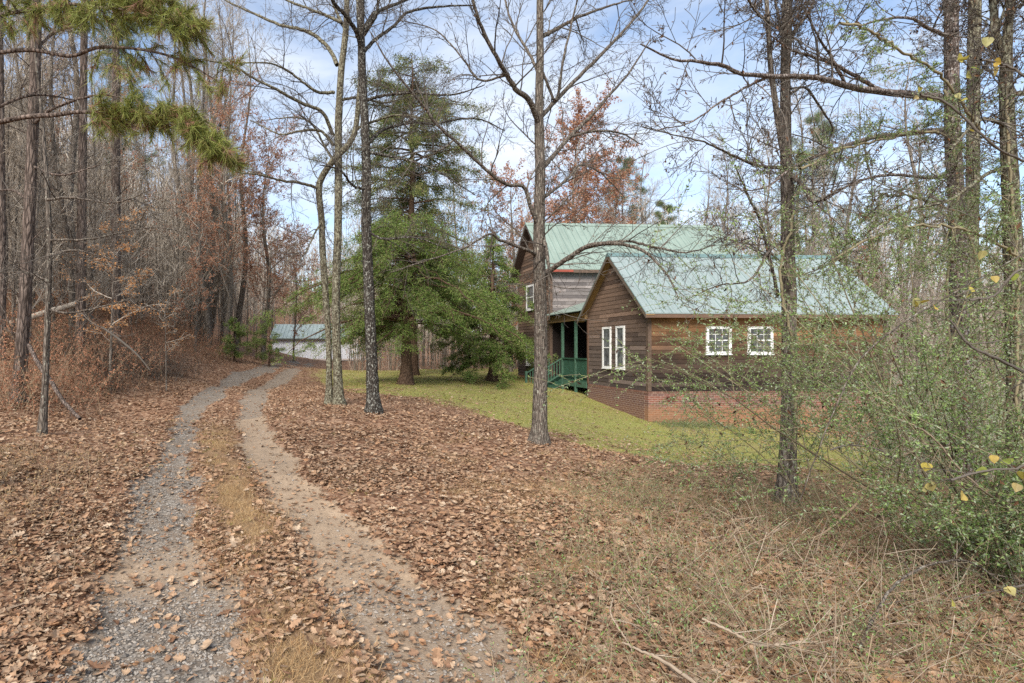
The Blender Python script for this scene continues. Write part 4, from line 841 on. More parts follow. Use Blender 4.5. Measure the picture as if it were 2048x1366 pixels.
# ---------------------------------------------------------------- conifers
def conifer(name, label, base, hgt, rad, n_br, mat_, bark, rt, droop=-0.25, z0=0.12, dens=1.0, prof=None, blade=(0.05, 0.11), bw=0.012, trunk_top=1.0, seed=0, group=None, clump=0.05, sub_n=7):
    o = empty(name, base, 0, label, 'tree', group); tk = MB(); br = MB(); fo = MB()
    z = np.linspace(-0.3, hgt*trunk_top, 30); p = np.stack([0.04*np.sin(z*1.3), 0.04*np.cos(z), z], -1)
    r = rt*(1-0.93*np.clip(z/hgt, 0, 1)) * (1+0.7*np.exp(-np.clip(z, 0, 99)/0.22)); tubes(tk, [(p, r)], 16, 0, .06)
    prof = prof or [(0, 1), (1, 0.05)]; px_, py_ = zip(*prof); lines = []; sub_ = []
    for k in range(n_br):
        bare = rnd.random() < .30
        t = z0 + (1-z0)*((k+rnd.random())/n_br)**0.9; zz = t*hgt; az = rnd.uniform(0, 2*math.pi); Lb = rad*np.interp((t-z0)/(1-z0), px_, py_)*rnd.uniform(.5, 1.15)*(1+.22*math.sin(az*3+zz))
        n = 10; s = np.linspace(0, 1, n)[:, None]; d = np.array([math.cos(az), math.sin(az), 0])
        q = np.array([0, 0, zz]) + d*s*Lb + np.array([0, 0, 1])*(0.22*s - (0.22-droop)*s**2)*Lb + rng.standard_normal((n, 3))*0.02*Lb*s
        lines.append((q, np.linspace(max(.008, Lb*.013), .003, n)))
        for j in range(int(sub_n*max(Lb, .8)*(.25 if bare else 1))):
            tt = rnd.uniform(.22, 1); i = min(int(tt*(n-1)), n-2); f = tt*(n-1)-i; c = q[i]*(1-f)+q[i+1]*f; dd = rdir(q[i+1]-q[i], R(rnd.uniform(25, 75))); dd[2] = dd[2]*.4-.12
            l2 = rnd.uniform(.18, .5)*(1.25-.6*tt)*min(1.6, .5+Lb*.35); m_ = 5; s2 = np.linspace(0, 1, m_)[:, None]
            q2 = c + dd*s2*l2 + np.array([0, 0, -.15])*s2**2*l2; sub_.append((q2, np.linspace(.004, .0015, m_)))
    tubes(br, lines, 5); tubes(br, sub_, 3)
    c, d = along(sub_, 0.0062/dens, clump); k = len(c)
    a = norm(d*.8 + rng.standard_normal((k, 3))*.65 + [0, 0, -.05]); leaves(fo, c, a, rng.uniform(*blade, k), bw*rng.uniform(.7, 1.3, k), .15)
    tk.build('trunk', M[bark], o, True); br.build('branches', M[bark], o, True); fo.build('crown', M[mat_], o); return o
def on(px, Y): x = (px-CX)/F*Y; return np.array([x, Y, gz(x, Y)])
conifer('cedar_tree', 'broad dark green cedar with a thick flared trunk in the middle of the lawn', on(811, 23.5), 6.9, 4.6, 190, 'cedar', 'bark_cedar', 0.25, droop=-0.30, z0=.285,
        dens=.62, prof=[(0, .85), (.25, 1), (.6, .92), (.85, .72), (1, .35)], blade=(.06, .15), bw=.022, clump=.07)
conifer('cedar_tree', 'green cedar right of the broad cedar, hiding the left corner of the house', on(985, 27.5), 7.0, 3.3, 130, 'cedar', 'bark_cedar', 0.2, droop=-0.35, z0=.12, prof=[(0, 1), (.4, .85), (1, .05)], blade=(.06, .14), bw=.03, clump=.06)
conifer('cedar_tree', 'tall ragged dusky conifer rising above the broad cedar to the top of the sky', on(824, 31), 17.2, 4.2, 210, 'cedar_tall', 'bark_cedar', 0.30, droop=-.12, z0=.18, prof=[(0, .9), (.35, .8), (.6, 1), (.85, .75), (1, .2)], blade=(.07, .17), bw=.035, clump=.12, dens=.75, sub_n=6)
conifer('cedar_tree', 'narrow conifer between the twin stemmed tree and broad cedar', on(748, 27), 7.6, 1.7, 40, 'cedar', 'bark_cedar', 0.14, droop=-.2, z0=.38, prof=[(0, .8), (.3, 1), (1, .1)], blade=(.06, .13), bw=.028)
conifer('cedar_sapling', 'small rounded green cedar where the driveway bends towards the garage', on(468, 31), 2.3, 1.0, 44, 'cedar', 'bark_cedar', .04, droop=.25, z0=.04, prof=[(0, .7), (.3, 1), (.7, .7), (1, .1)], blade=(.05, .1), bw=.022, dens=1.6)
conifer('cedar_sapling', 'leaning young cedar in front of the left end of the garage', on(538, 33), 2.7, 1.25, 36, 'cedar', 'bark_cedar', .05, droop=.1, z0=.05, prof=[(0, .8), (.4, 1), (1, .1)], blade=(.05, .1), bw=.024, dens=1.2)
conifer('cedar_sapling', 'young olive green cedar below the leaning young cedar at the drive edge', on(512, 35), 1.7, 1.1, 26, 'cedar_tall', 'bark_cedar', .04, droop=.2, z0=.05, blade=(.05, .1), bw=.022)
conifer('cedar_sapling', 'small green cedar behind the brambles right of the house corner', on(1850, 13), 2.2, 1.0, 34, 'cedar', 'bark_cedar', .05, droop=.1, z0=.05, prof=[(0, 1), (.5, .7), (1, .1)], blade=(.04, .09), bw=.014, dens=1.4)

def far_pine(name, label, px, Y, pytop, rad, z0=.45, seed=0, group=None):
    b_ = on(px, Y); hgt = EYE-(pytop-CY)/F*Y-b_[2]; o = empty(name, b_, 0, label, 'tree', group); tk = MB(); br = MB(); fo = MB()
    z = np.linspace(-.3, hgt, 24); tubes(tk, [(np.stack([.15*np.sin(z*.35), .1*np.cos(z*.3), z], -1), np.interp(z, [0, hgt], [.15, .03]))], 8, 0, .04)
    lines, tips, dirs = [], [], []
    for k in range(60):
        t = z0+(1-z0)*(k+rnd.random())/60; az = rnd.uniform(0, 6.28); tt = (t-z0)/(1-z0); Lb = rad*(1-.75*tt**1.6)*rnd.uniform(.5, 1.1)
        q0 = np.array([.15*math.sin(t*hgt*.35), .1*math.cos(t*hgt*.3), t*hgt]); d = np.array([math.cos(az), math.sin(az), rnd.uniform(.05, .5)])
        outp = {}; grow(outp, q0, d, Lb, .03, 1, dict(PR, seg=.3, max=3, n=[0, 6, 4, 0], wig=.1, trop=.03, rmin=.006)); lines += [x for v in outp.values() for x in v]
        for v in outp.values():
            for q, r in v: tips.append(q[-1]); dirs.append(q[-1]-q[-2])
    tubes(br, lines, 3); n = len(tips); c = np.repeat(np.array(tips), 26, 0); c = c+rng.standard_normal(c.shape)*.10
    a = norm(np.repeat(norm(np.array(dirs)), 26, 0)*.5+rng.standard_normal(c.shape)*.7); leaves(fo, c, a, rng.uniform(.12, .24, len(c)), .018, .1)
    tk.build('trunk', M['bark_pine'], o, True); br.build('branches', M['bark_pine'], o, True); fo.build('crown', M['pine_far'], o); return o
far_pine('pine_tree', 'round topped pine standing beyond the wing roof right of the slender tree', 1628, 42, 235, 3.4, .35)
far_pine('pine_tree', 'dark pine beyond the house roof ridge, left of the round topped pine', 1248, 50, 318, 3.2, .4)
far_pine('pine_tree', 'low pine just above the ridge of the wing roof', 1330, 58, 405, 2.6, .3)
far_pine('pine_tree', 'hazy pine high behind the left wood', 245, 38, 30, 2.8, .45)

# ---------------------------------------------------------------- broadleaf trees that kept rusty leaves
def leafy(name, label, base, hgt, spread, rt, mat_, n_l, lsize, trunk_mat='bark_far', pr=None, z0=.25, sp=.12, tw='twig_far', cat='tree', group=None, droop=.01, ang=(30, 60), ntr=16, flat=None):
    o = empty(name, base, 0, label, cat, group); pr = pr or dict(PR, seg=.25, max=3, n=[0, 7, 5, 0], wig=.12, trop=droop, rmin=.004)
    if flat: pr['flat'] = flat
    z = np.linspace(-.2, hgt, 26); ph = rnd.uniform(0, 6); p = np.stack([hgt*.012*np.sin(z*.6+ph), hgt*.012*np.cos(z*.5+ph), z], -1); r = rt*(1-.92*np.clip(z/hgt, 0, 1)); outp = {}
    tk = MB(); tubes(tk, [(p, r)], 10, 0, .04); sprout(outp, (p, r), ntr, pr, z0, .98, (spread*.6, spread*1.15), 1, .1, ang)
    cr = MB(); [tubes(cr, v, 5 if k == 1 else 3, 0) for k, v in outp.items()]
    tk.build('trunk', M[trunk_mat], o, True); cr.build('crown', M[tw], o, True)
    if n_l:
        c, d = along([q for k in outp if k >= 2 for q in outp[k]], sp, .04); k = len(c); lf = MB()
        if k > n_l: s_ = rng.choice(k, n_l, False); c, d = c[s_], d[s_]; k = n_l
        leaves(lf, c, norm(d*.5+rng.standard_normal((k, 3))*.6+[0, 0, -.3]), rng.uniform(.6, 1.2, k)*lsize, rng.uniform(.6, 1.1, k)*lsize*.55, .3); lf.build('leaves', M[mat_], o)
    return o
leafy('oak_tree', 'rust leaved oak behind the left end of the two storey house roof', on(1150, 40), 17.5, 5.0, .22, 'rust', 22000, .17, z0=.2, sp=.055, ntr=50)
leafy('oak_tree', 'lower rusty oak between the broad cedar and the house corner', on(1025, 36), 12, 3.8, .16, 'rust', 12000, .14, z0=.12, sp=.06, ntr=30)
leafy('oak_tree', 'rusty leaved tree right of the rust leaved oak, behind the green ridge', on(1230, 46), 15, 4.6, .18, 'rust', 14000, .15, z0=.25, sp=.07, ntr=40)
leafy('oak_tree', 'tree with thin rusty leaves left of the twin stemmed tree above the garage', on(532, 42), 16.5, 5, .2, 'rust', 15000, .15, z0=.2, sp=.08, ntr=46)
leafy('oak_tree', 'tree with sparse rusty leaves at the top of the left wood', on(455, 34), 15, 4.2, .16, 'rust', 11000, .13, z0=.22, sp=.1, ntr=42)
leafy('oak_tree', 'reddish leaved sapling low beside the far hillside left of the garage', on(590, 50), 11, 3.4, .1, 'rust', 7000, .14, z0=.2, ntr=34)
leafy('beech_sapling', 'beech sapling with bright orange leaves in flat layers in the left wood', on(225, 15.5), 4.8, 1.7, .045, 'beech', 2600, .07, z0=.3, sp=.07, flat=.15, droop=0, ang=(60, 85), ntr=14)
leafy('beech_sapling', 'smaller beech sapling with orange leaves left of the brighter one', on(150, 17), 3.6, 1.3, .035, 'beech', 900, .06, z0=.4, sp=.09, flat=.15, droop=0, ang=(60, 85), ntr=9)
leafy('beech_sapling', 'thin beech sapling with a few orange leaves near the drive edge brush', on(330, 17), 3.0, .9, .025, 'beech', 260, .06, z0=.4, sp=.2, flat=.2, droop=0, ang=(60, 85), ntr=8)

# ---------------------------------------------------------------- the leafless wood: a few kinds, then copies
def copy_tree(o, parent=None):
    c = o.copy(); COL.objects.link(c)
    if parent is not None: c.parent = parent
    for ch in list(o.children): copy_tree(ch, c)
    return c
HIDE = (0, 0, -500)
def bare_kind(i, hgt, spread, rt, n, z0, lvl=4):
    pr = dict(seg=.35, wig=.11, trop=.05, rmin=.005, max=lvl, n=[0, 7, 5, 3, 0], ang=(22, 50), lr=(.4, .62), t0=.2, tip=.25)
    return leafy('bare_tree', 'x', np.zeros(3), hgt, spread, rt, None, 0, 0, pr=pr, z0=z0, ang=(25, 52), ntr=n)
kinds = [bare_kind(0, 17, 3.0, .15, 24, .3), bare_kind(1, 14, 2.4, .10, 22, .25), bare_kind(2, 19, 3.4, .19, 24, .35), bare_kind(3, 11, 2.0, .07, 26, .12), bare_kind(4, 7, 1.8, .04, 26, .05)]
gm_ = {}
def wood(n, pxr, Yr, label, group, w_, ok=lambda x, y: True, hs=(.8, 1.15), cat='tree'):
    k = 0; tries = 0
    while k < n and tries < n*20:
        tries += 1
        px = rnd.uniform(*pxr); Y = math.exp(rnd.uniform(math.log(Yr[0]), math.log(Yr[1]))); x = (px-CX)/F*Y
        if not ok(x, Y): continue
        i = rnd.choices(range(5), w_)[0]; src = kinds[i]
        if gm_.get(i) is None: c = src; gm_[i] = 1
        else: c = copy_tree(src)
        s_ = rnd.uniform(*hs); c.location = (x, Y, gz(x, Y)-.1); c.rotation_euler = (R(rnd.gauss(0, 2.5)), R(rnd.gauss(0, 2.5)), rnd.uniform(0, 6.28)); c.scale = (s_, s_, s_*rnd.uniform(.92, 1.08))
        sz = ['tall', 'tall', 'tall', 'thin', 'small'][i]; tag(c, label if 'very' in label else sz+' '+label, cat, group if 'very' in label else sz+' '+group); k += 1
def left_ok(x, y):
    if pdist(np.array([x]), np.array([y]), TR_L)[0] < 4.0 or pdist(np.array([x]), np.array([y]), TR_R)[0] < 5: return False
    return not (y > 58 and gxl-2 < x) and not (y < 62 and x > (600-CX)/F*y)
wood(135, (-160, 590), (15, 70), 'leafless grey tree in the dense wood on the bank left of the driveway', 'leafless trees in the left wood', [1, 3, 0.6, 6, 7], left_ok)
wood(60, (380, 730), (74, 130), 'far leafless tree on the hillside behind the garage', 'leafless trees on the far hillside', [3, 3, 2, 2, 1], hs=(.7, 1.0))
wood(16, (395, 610), (28, 46), 'very tall leafless tree rising against the sky left of the twin stemmed tree', 'trees against the sky left of the twin stemmed tree', [4, 1, 4, 0, 0], left_ok, (1.05, 1.35))
def back_ok(x, y):
    a = np.array([x, y])-HA; u = a[0]*math.cos(HYAW)+a[1]*math.sin(HYAW); v = -a[0]*math.sin(HYAW)+a[1]*math.cos(HYAW)
    return not (-3 < u < 13 and -2 < v < 16)
wood(95, (730, 1480), (44, 110), 'leafless tree in the wood beyond the lawn and the house', 'leafless trees beyond the house', [2, 4, 1, 3, 3], back_ok, (.7, 1.05))
wood(14, (1090, 1760), (44, 60), 'very tall leafless tree standing high above the house roofs', 'trees above the roofs', [4, 2, 4, 0, 0], back_ok, (.95, 1.2))
wood(75, (1480, 2250), (28, 100), 'leafless tree in the wood right of and beyond the house', 'leafless trees right of the house', [2, 3, 1, 3, 4], back_ok, (.7, 1.05))

def mass(name, label, n, pxr, Yr, hr, ok=lambda x, y: True, m=26, rr=.05):
    """far-off wood that reads as one mass"""
    L1, L2 = [], []
    for _ in range(n):
        px = rnd.uniform(*pxr); Y = math.exp(rnd.uniform(math.log(Yr[0]), math.log(Yr[1]))); x = (px-CX)/F*Y
        if not ok(x, Y): continue
        b_ = np.array([x, Y, gz(x, Y)-.2]); h = rnd.uniform(*hr); s = np.linspace(0, 1, 6)[:, None]; top = np.array([rnd.gauss(0, .05)*h, rnd.gauss(0, .05)*h, h]); p = b_+top*s+rng.standard_normal((6, 3))*.04*h*s*.3
        L1.append((p, np.linspace(rr*h/10, rr*.2, 6)))
        t_ = rng.uniform(.12, 1, m); c = b_+top*t_[:, None]; az = rng.uniform(0, 6.28, m); el = rng.uniform(.5, 1.3, m); l_ = h*rng.uniform(.08, .24, m)*(1.25-t_*.7)
        d = np.stack([np.cos(az)*np.cos(el), np.sin(az)*np.cos(el), np.sin(el)], -1)
        for k in range(m):
            q = c[k]+d[k]*np.linspace(0, 1, 4)[:, None]*l_[k]+rng.standard_normal((4, 3))*.05*l_[k]; L2.append((q, np.array([.017, .013, .01, .006])*(.6+Y/70)))
            for _k in range(3):
                e = rdir(d[k], R(rnd.uniform(20, 60)))*l_[k]*rnd.uniform(.3, .7); st = q[rnd.randrange(1, 4)]; L2.append((st+e*np.linspace(0, 1, 3)[:, None], np.array([.011, .008, .005])*(.6+Y/70)))
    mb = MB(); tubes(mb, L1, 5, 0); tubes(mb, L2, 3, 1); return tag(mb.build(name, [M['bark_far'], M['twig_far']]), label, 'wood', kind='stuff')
mass('hillside_woodland', 'leafless grey brown woodland covering the hillside left and behind the garage', 1000, (-250, 760), (45, 160), (10, 17), lambda x, y: not (y < 80 and x > gxl-3), m=22)
mass('distant_woodland', 'leafless woodland closing the view beyond the lawn and the house', 650, (690, 2350), (62, 150), (9, 15), m=22)
mass('left_woodland', 'crowded thin stems deep inside the wood on the left bank', 260, (-300, 520), (22, 46), (5, 11), left_ok, m=22, rr=.035)
mass('near_woodland', 'leafless screen of trees standing directly behind the house and cedars', 380, (690, 2250), (41, 62), (9, 15), back_ok, m=26, rr=.04)
for px, Y, h_, lab in [(90, 26, 11, 'sapling holding rusty leaves behind the large left pine'), (395, 30, 9, 'sapling holding rusty leaves beside the driveway bend'), (250, 32, 14, 'taller tree holding rusty leaves deep in the left wood'), (620, 70, 9, 'rusty leaved tree on the slope directly behind the garage'), (1480, 50, 11, 'rusty leaved tree behind the right end of the house ridge'), (1720, 34, 9, 'rusty leaved tree beyond the right end of the wing roof')]:
    leafy('oak_tree', lab, on(px, Y), h_, h_*.24, h_*.009, 'rust', 3500, .13, z0=.15, sp=.12, ntr=26)
# ---------------------------------------------------------------- privet, brambles, vines
def shrub(name, label, base, stems, hgt, lean, mat_, lsp, lsz, lv=3, nn=(0, 7, 5, 0), trop=-.05, stem_mat='twig_green', cat='shrub', leaf_ok=1.0, r0=.009, ang=(25, 60), group=None, spread=.5, wl=.5, t0=.2):
    o = empty(name, base, 0, label, cat, group); outp = {}; pr = dict(seg=.12, wig=.07, trop=trop, rmin=.0016, max=lv, n=nn, ang=ang, lr=(.35, .6), t0=t0, tip=.3)
    for k in range(stems):
        d = np.array([lean[0]+rnd.gauss(0, spread), lean[1]+rnd.gauss(0, spread), 1.0]); d /= np.linalg.norm(d)
        pr2 = dict(pr); grow(outp, np.array([rnd.gauss(0, .12), rnd.gauss(0, .12), -.05]), d, hgt*rnd.uniform(.6, 1.15), r0*rnd.uniform(.6, 1.3), 1, pr2)
    st = MB(); [tubes(st, v, 5 if k == 1 else 3) for k, v in outp.items()]; st.build('stems', M[stem_mat], o, True)
    if leaf_ok:
        c, d = along([q for k in outp if k >= 2 for q in outp[k]], lsp, .004); k = len(c); lf = MB()
        leaves(lf, c, norm(d*.5+rng.standard_normal((k, 3))*.6), rng.uniform(.6, 1.2, k)*lsz, rng.uniform(.7, 1.1, k)*lsz*wl, .2); lf.build('leaves', M[mat_], o)
        q = rng.random(k) < .012; dl = MB(); leaves(dl, c[q], norm(rng.standard_normal((q.sum(), 3))*.6+[0, 0, -.9]), rng.uniform(.03, .06, q.sum()), .022, .5); dl.build('dead_leaves', M['deadleaf_twig'], o)
    return o
PV = [(1640, 5.6, 4, 2.3, (-.35, -.1), 'tall privet arching leftwards in front of the house windows'),
      (1740, 6.2, 4, 2.8, (-.1, 0), 'privet with loose green sprays in front of the right half of the brick wall'),
      (1880, 5.4, 9, 3.4, (-.35, 0), 'dense tangled privet between the slender tree and the pale peeling trunk'),
      (1970, 5.0, 11, 3.6, (-.3, 0), 'privet thicket in front of the two trunks at the right edge'),
      (2080, 4.6, 13, 3.6, (-.5, 0), 'dark privet filling the lower right edge'),
      (1480, 7.6, 4, 1.4, (0, 0), 'low thin privet at the left end of the thicket on the lawn edge')]
for px, Y, n, h_, ln_, lab in PV:
    shrub('privet_shrub', lab, on(px, Y), n, h_, ln_, 'privet', .020, .026, spread=.38, nn=(0, 8, 6, 0), trop=-.035, t0=.33)
shrub('privet_shrub', 'small bushy privet hugging the foot of the far right edge', on(2020, 4.4), 18, 1.1, (-.1, 0), 'privet', .014, .03, spread=.6, nn=(0, 9, 6, 0), trop=-.02)
# upper privet sprays climbing the right trunks (a vine)
def vine(label, Y, ctrl, n, ln_, mat_='privet', lsp=.02, lsz=.028, name='climbing_vine', wid=2.5, lv=3, nn=(0, 6, 5, 0), fl=1.0):
    l = px_line([(a, b_, c, wid) for a, b_, c in ctrl], Y, 40, .01); base = l[0][0].copy(); o = empty(name, base, 0, label, 'vine'); outp = {}
    sprout(outp, l, n, dict(PR, seg=.1, max=lv, n=nn, wig=.1, trop=-.03, rmin=.0015), 0.02, 1, ln_, 1, .05)
    st = MB(); tubes(st, [l], 6); [tubes(st, v, 3) for v in outp.values()]; st.V = [v-base for v in st.V]; st.build('stems', M['twig_green'], o, True)
    c, d = along([q for k in outp for q in outp[k]], lsp, .006); k = len(c); lf = MB()
    leaves(lf, c-base, norm(d*.5+rng.standard_normal((k, 3))*.6), rng.uniform(.6, 1.2, k)*lsz, rng.uniform(.7, 1.1, k)*lsz*.5, .2); lf.build('leaves', M[mat_], o); return o
vine('leafy vine wrapping the pale peeling trunk', 8.7, [(1918, 900, 0), (1895, 600, 0), (1915, 400, 0), (1900, 250, 0), (1890, 180, 0)], 34, (.4, 1.0))
vine('leafy vine hanging in a drooping spray near the top right sky', 6.5, [(1960, 260, .3), (1880, 150, 0), (1800, 100, -.3), (1740, 60, -.5), (1680, 45, -.6)], 20, (.2, .5))
vine('leafy vine along the lower long limb over the wing roof', 7.2, [(1940, 300, .3), (1860, 262, 0), (1760, 280, -.2), (1680, 300, -.4), (1600, 340, -.6)], 26, (.25, .7))
vine('leafy vine sprawling from the mossy forked tree towards the roof', 6.4, [(2050, 520, .3), (1960, 470, 0), (1860, 450, -.2), (1760, 470, -.4), (1660, 520, -.6)], 34, (.4, .9))
vine('leafy vine veiling the mossy straight trunk', 8.2, [(1990, 800, 0), (1965, 600, 0), (1930, 450, 0), (1850, 400, 0), (1760, 390, 0)], 40, (.5, 1.2))
vine('leafy vine climbing the mossy forked tree at the far right edge', 6.8, [(2050, 1000, 0), (2035, 800, 0), (2035, 600, 0), (2025, 400, 0), (2015, 200, 0)], 36, (.4, 1.0))
vine('leafy vine climbing the middle of the slender tree in front of the wing roof', 7.4, [(1590, 900, 0), (1588, 700, 0), (1560, 560, 0), (1590, 420, 0)], 22, (.2, .55))
# big round yellow leaves on the nearest twigs
def yellow(label, Y, ctrl, k, sz=.06):
    l = px_line([(a, b_, c, 2.2) for a, b_, c in ctrl], Y, 30, .002); base = l[0][0].copy(); o = empty('yellow_leaved_branch', base, 0, label, 'branch'); outp = {}
    sprout(outp, l, 7, dict(PR, seg=.06, max=2, n=[0, 3, 0], wig=.12, rmin=.0012), .1, 1, (.12, .3), 1, 0)
    st = MB(); tubes(st, [l], 6); [tubes(st, v, 4) for v in outp.values()]; st.V = [v-base for v in st.V]; st.build('stems', M['twig'], o, True)
    pts = np.concatenate([q[0][-2:] for v in outp.values() for q in v]+[l[0][::4]]); c = pts[rng.choice(len(pts), k)]; lf = MB(); sz *= .72
    a = norm(rng.standard_normal((k, 3))*.6+[0, 0, -.6]); nr = norm(rng.standard_normal((k, 3))*.6+[0, -1, .2]); sd_ = norm(np.cross(a, nr)); up_ = np.cross(sd_, a); ll = rng.uniform(.7, 1.15, (k, 1))*sz
    prof = [(0, 0), (.08, .36), (.3, .5), (.6, .38), (.85, .15), (1, 0)]; V = []
    for t, w_ in prof: V += [c+a*ll*t+sd_*ll*w_+up_*ll*w_*.25, c+a*ll*t-sd_*ll*w_+up_*ll*w_*.25]
    for t, w_ in prof: V.append(c+a*ll*t)
    V = np.stack(V, 1)-base; b0 = np.arange(k)[:, None]*18; fs = []
    for i in range(5): fs += [b0+[[2*i, 2*i+2, 12+i+1, 12+i]], b0+[[12+i, 12+i+1, 2*i+3, 2*i+1]]]
    lf.add(V.reshape(-1, 3), np.concatenate(fs)); lf.build('leaves', M['yellow'], o); return o
yellow('twig with big yellow and orange leaves at the upper right edge', 2.6, [(2110, 220, .2), (2060, 160, 0), (2010, 130, 0), (1960, 120, -.1)], 12)
yellow('twig with orange and yellow leaves halfway up the right edge', 2.3, [(2110, 560, .2), (2040, 540, 0), (1990, 590, 0), (1940, 600, 0)], 12, .05)
yellow('arching twig with yellow green leaves above the dark lower right shrub', 2.5, [(2120, 860, .2), (2050, 930, 0), (1980, 940, 0), (1900, 960, 0)], 16)
yellow('twig with small yellow leaves beside the pale peeling trunk', 3.4, [(2110, 340, .2), (2000, 300, 0), (1900, 210, 0), (1840, 190, 0)], 9, .05)
yellow('low twig with browning leaves in the bottom right corner', 2.5, [(2120, 1160, .2), (2050, 1170, 0), (2000, 1180, 0)], 6)
# arching canes
def cane(label, Y, ctrl, mat_='twig_green', name='bramble_cane', side=6, cat='cane', n=5, ln_=(.15, .4)):
    l = px_line(ctrl, Y, 40, .002); base = l[0][0].copy(); o = MB(); outp = {}; sprout(outp, l, n, dict(PR, seg=.06, max=2, n=[0, 3, 0], wig=.1, rmin=.0012, trop=0), .2, 1, ln_, 1, .1)
    tubes(o, [l], side); [tubes(o, v, 4) for v in outp.values()]; o.V = [v-base for v in o.V]; ob = o.build(name, M[mat_], None, True); ob.location = base; tag(ob, label, cat); return ob
cane('thick brown cane arching from the bottom to the right edge', 3.2, [(1700, 1366, 0, 3.6), (1740, 1250, .2, 3.2), (1790, 1170, .4, 2.6), (1860, 1130, .5, 2.2), (1940, 1125, .6, 1.8), (2040, 1190, .6, 1.2)], 'bark_grey')
cane('curved cane arching over the leaves beside the slender tree', 5.2, [(1560, 1080, 0, 1.2), (1640, 1070, 0, 2), (1720, 1000, 0, 2.6), (1780, 930, .1, 2.8), (1850, 898, .2, 2.4), (1960, 895, .3, 1.6)], 'twig_brown')
cane('low arching cane over the brown litter', 4.4, [(1660, 900, 0, 1.5), (1700, 890, 0, 1.6), (1760, 900, 0, 1.6), (1800, 930, 0, 1.2)], 'twig')
cane('long pale stem slanting across the privet in front of the brick wall', 4.0, [(1600, 1000, 0, .8), (1660, 840, 0, 1.3), (1720, 720, .1, 1.6), (1800, 650, .2, 1.7), (1900, 590, .3, 1.5), (2060, 500, .5, 1.1)], 'bark_grey', n=9)
cane('pale stem curving through the right thicket', 4.2, [(1780, 830, 0, 1), (1860, 870, 0, 1.6), (1920, 940, .1, 2), (1990, 1000, .1, 1.6)], 'twig_pale')
cane('dark stem leaning in from the right edge above the thicket', 3.6, [(1900, 640, 0, 1.5), (1940, 690, 0, 2.5), (2000, 720, 0, 3), (2080, 760, .2, 3)], 'twig')
cane('pale forked fallen branch lying on dry stems at the bottom', 3.1, [(1405, 1238, 0, 2.5), (1460, 1262, -.1, 3.2), (1510, 1288, -.15, 4), (1560, 1290, -.15, 3), (1620, 1278, -.1, 2)], 'twig_pale', 'fallen_branch', cat='branch', n=6)
cane('pale fallen branch at the bottom left of the forked one', 2.9, [(1245, 1285, .2, 2), (1290, 1305, .1, 3), (1330, 1325, 0, 4), (1390, 1366, -.15, 4.5), (1430, 1400, -.2, 4.5)], 'twig_pale', 'fallen_branch', cat='branch', n=4)
cane('thin crooked pale stick above the other fallen branches', 3.3, [(1225, 1195, 0, 1.8), (1222, 1230, 0, 2), (1250, 1275, -.1, 2), (1270, 1310, -.15, 1.6)], 'twig_pale', 'fallen_branch', cat='branch', n=2)
cane('broken dark limb leaning from the large left pine to the ground', 11.0, [(58, 690, 1.6, 4), (75, 725, 1.2, 5), (100, 760, .8, 4.5), (125, 800, .3, 4), (160, 838, -.3, 3.5)], 'bark_pine', 'fallen_branch', 7, 'branch', 3)
cane('thin brown pole lying on the ground behind the slender tree', 5.9, [(1760, 985, .6, 3), (1830, 1003, .4, 3.4), (1900, 1022, .3, 3), (1960, 1045, .2, 2)], 'twig_pale', 'fallen_branch', 6, 'branch', 2)
cane('dark curved dead limb hanging before the left wood', 14, [(205, 655, 0, 2), (240, 680, 0, 2.6), (275, 710, 0, 2), (300, 740, 0, 1)], 'twig', 'fallen_branch', 6, 'branch', 3)
# cut log pale end in the wood
def log(label, px, Y, Ln, r, az):
    b_ = on(px, Y); d = np.array([math.cos(az), math.sin(az), .35]); z = np.linspace(0, 1, 8)[:, None]; p = d*z*Ln + [0, 0, r]; mb = MB(); tubes(mb, [(p, np.full(8, r))], 12, 0, .05)
    o = empty('fallen_log', b_+[0, 0, .4], 0, label, 'log'); mb.build('log_bark', simple('pale_dead_wood', (.42, .36, .29), .9, .3, 8), o, True)
log('pale broken log lying across the bank behind the large left pine', 20, 17, 2.0, .09, .35)

# thickets of thin stems (nobody could count them)
def thicket(name, label, pts, k_per, hgt, mats, r0, leafm=None, leafp=.0, lean=.35, lsz=.05, sub_n=4, trop=-.04):
    outp = {}; pr = dict(seg=.2, wig=.13, trop=trop, rmin=.0018, max=2, n=[0, sub_n, 0], ang=(20, 60), lr=(.35, .7), t0=.2, tip=.35)
    for b_ in pts:
        for _ in range(k_per):
            d = np.array([rnd.gauss(0, lean), rnd.gauss(0, lean), 1.]); d /= np.linalg.norm(d); grow(outp, b_+np.array([rnd.gauss(0, .3), rnd.gauss(0, .3), -.03]), d, hgt*rnd.uniform(.4, 1.2), r0*rnd.uniform(.6, 1.3), 1, pr)
    st = MB(); [tubes(st, v, 3, 0) for v in outp.values()]
    c, d = along([q for v in outp.values() for q in v], leafp, .02) if leafm else (np.zeros((0, 3)), None); k = len(c)
    if k: leaves(st, c, norm(rng.standard_normal((k, 3))+[0, 0, -.3]), rng.uniform(.5, 1.2, k)*lsz, rng.uniform(.5, 1.1, k)*lsz*.5, .4, 1)
    ob = st.build(name, [M[mats], M[leafm or mats]]); return tag(ob, label, 'brush', kind='stuff')
def scat(n, f):
    o = []; t = 0
    while len(o) < n and t < n*60:
        t += 1; q = f()
        if q is not None: o.append(np.array([q[0], q[1], gz(*q)]))
    return o
def near_drive(x, y, dmin, dmax):
    d = min(pdist(np.array([x]), np.array([y]), TR_L)[0], pdist(np.array([x]), np.array([y]), TR_R)[0]); return dmin < d < dmax
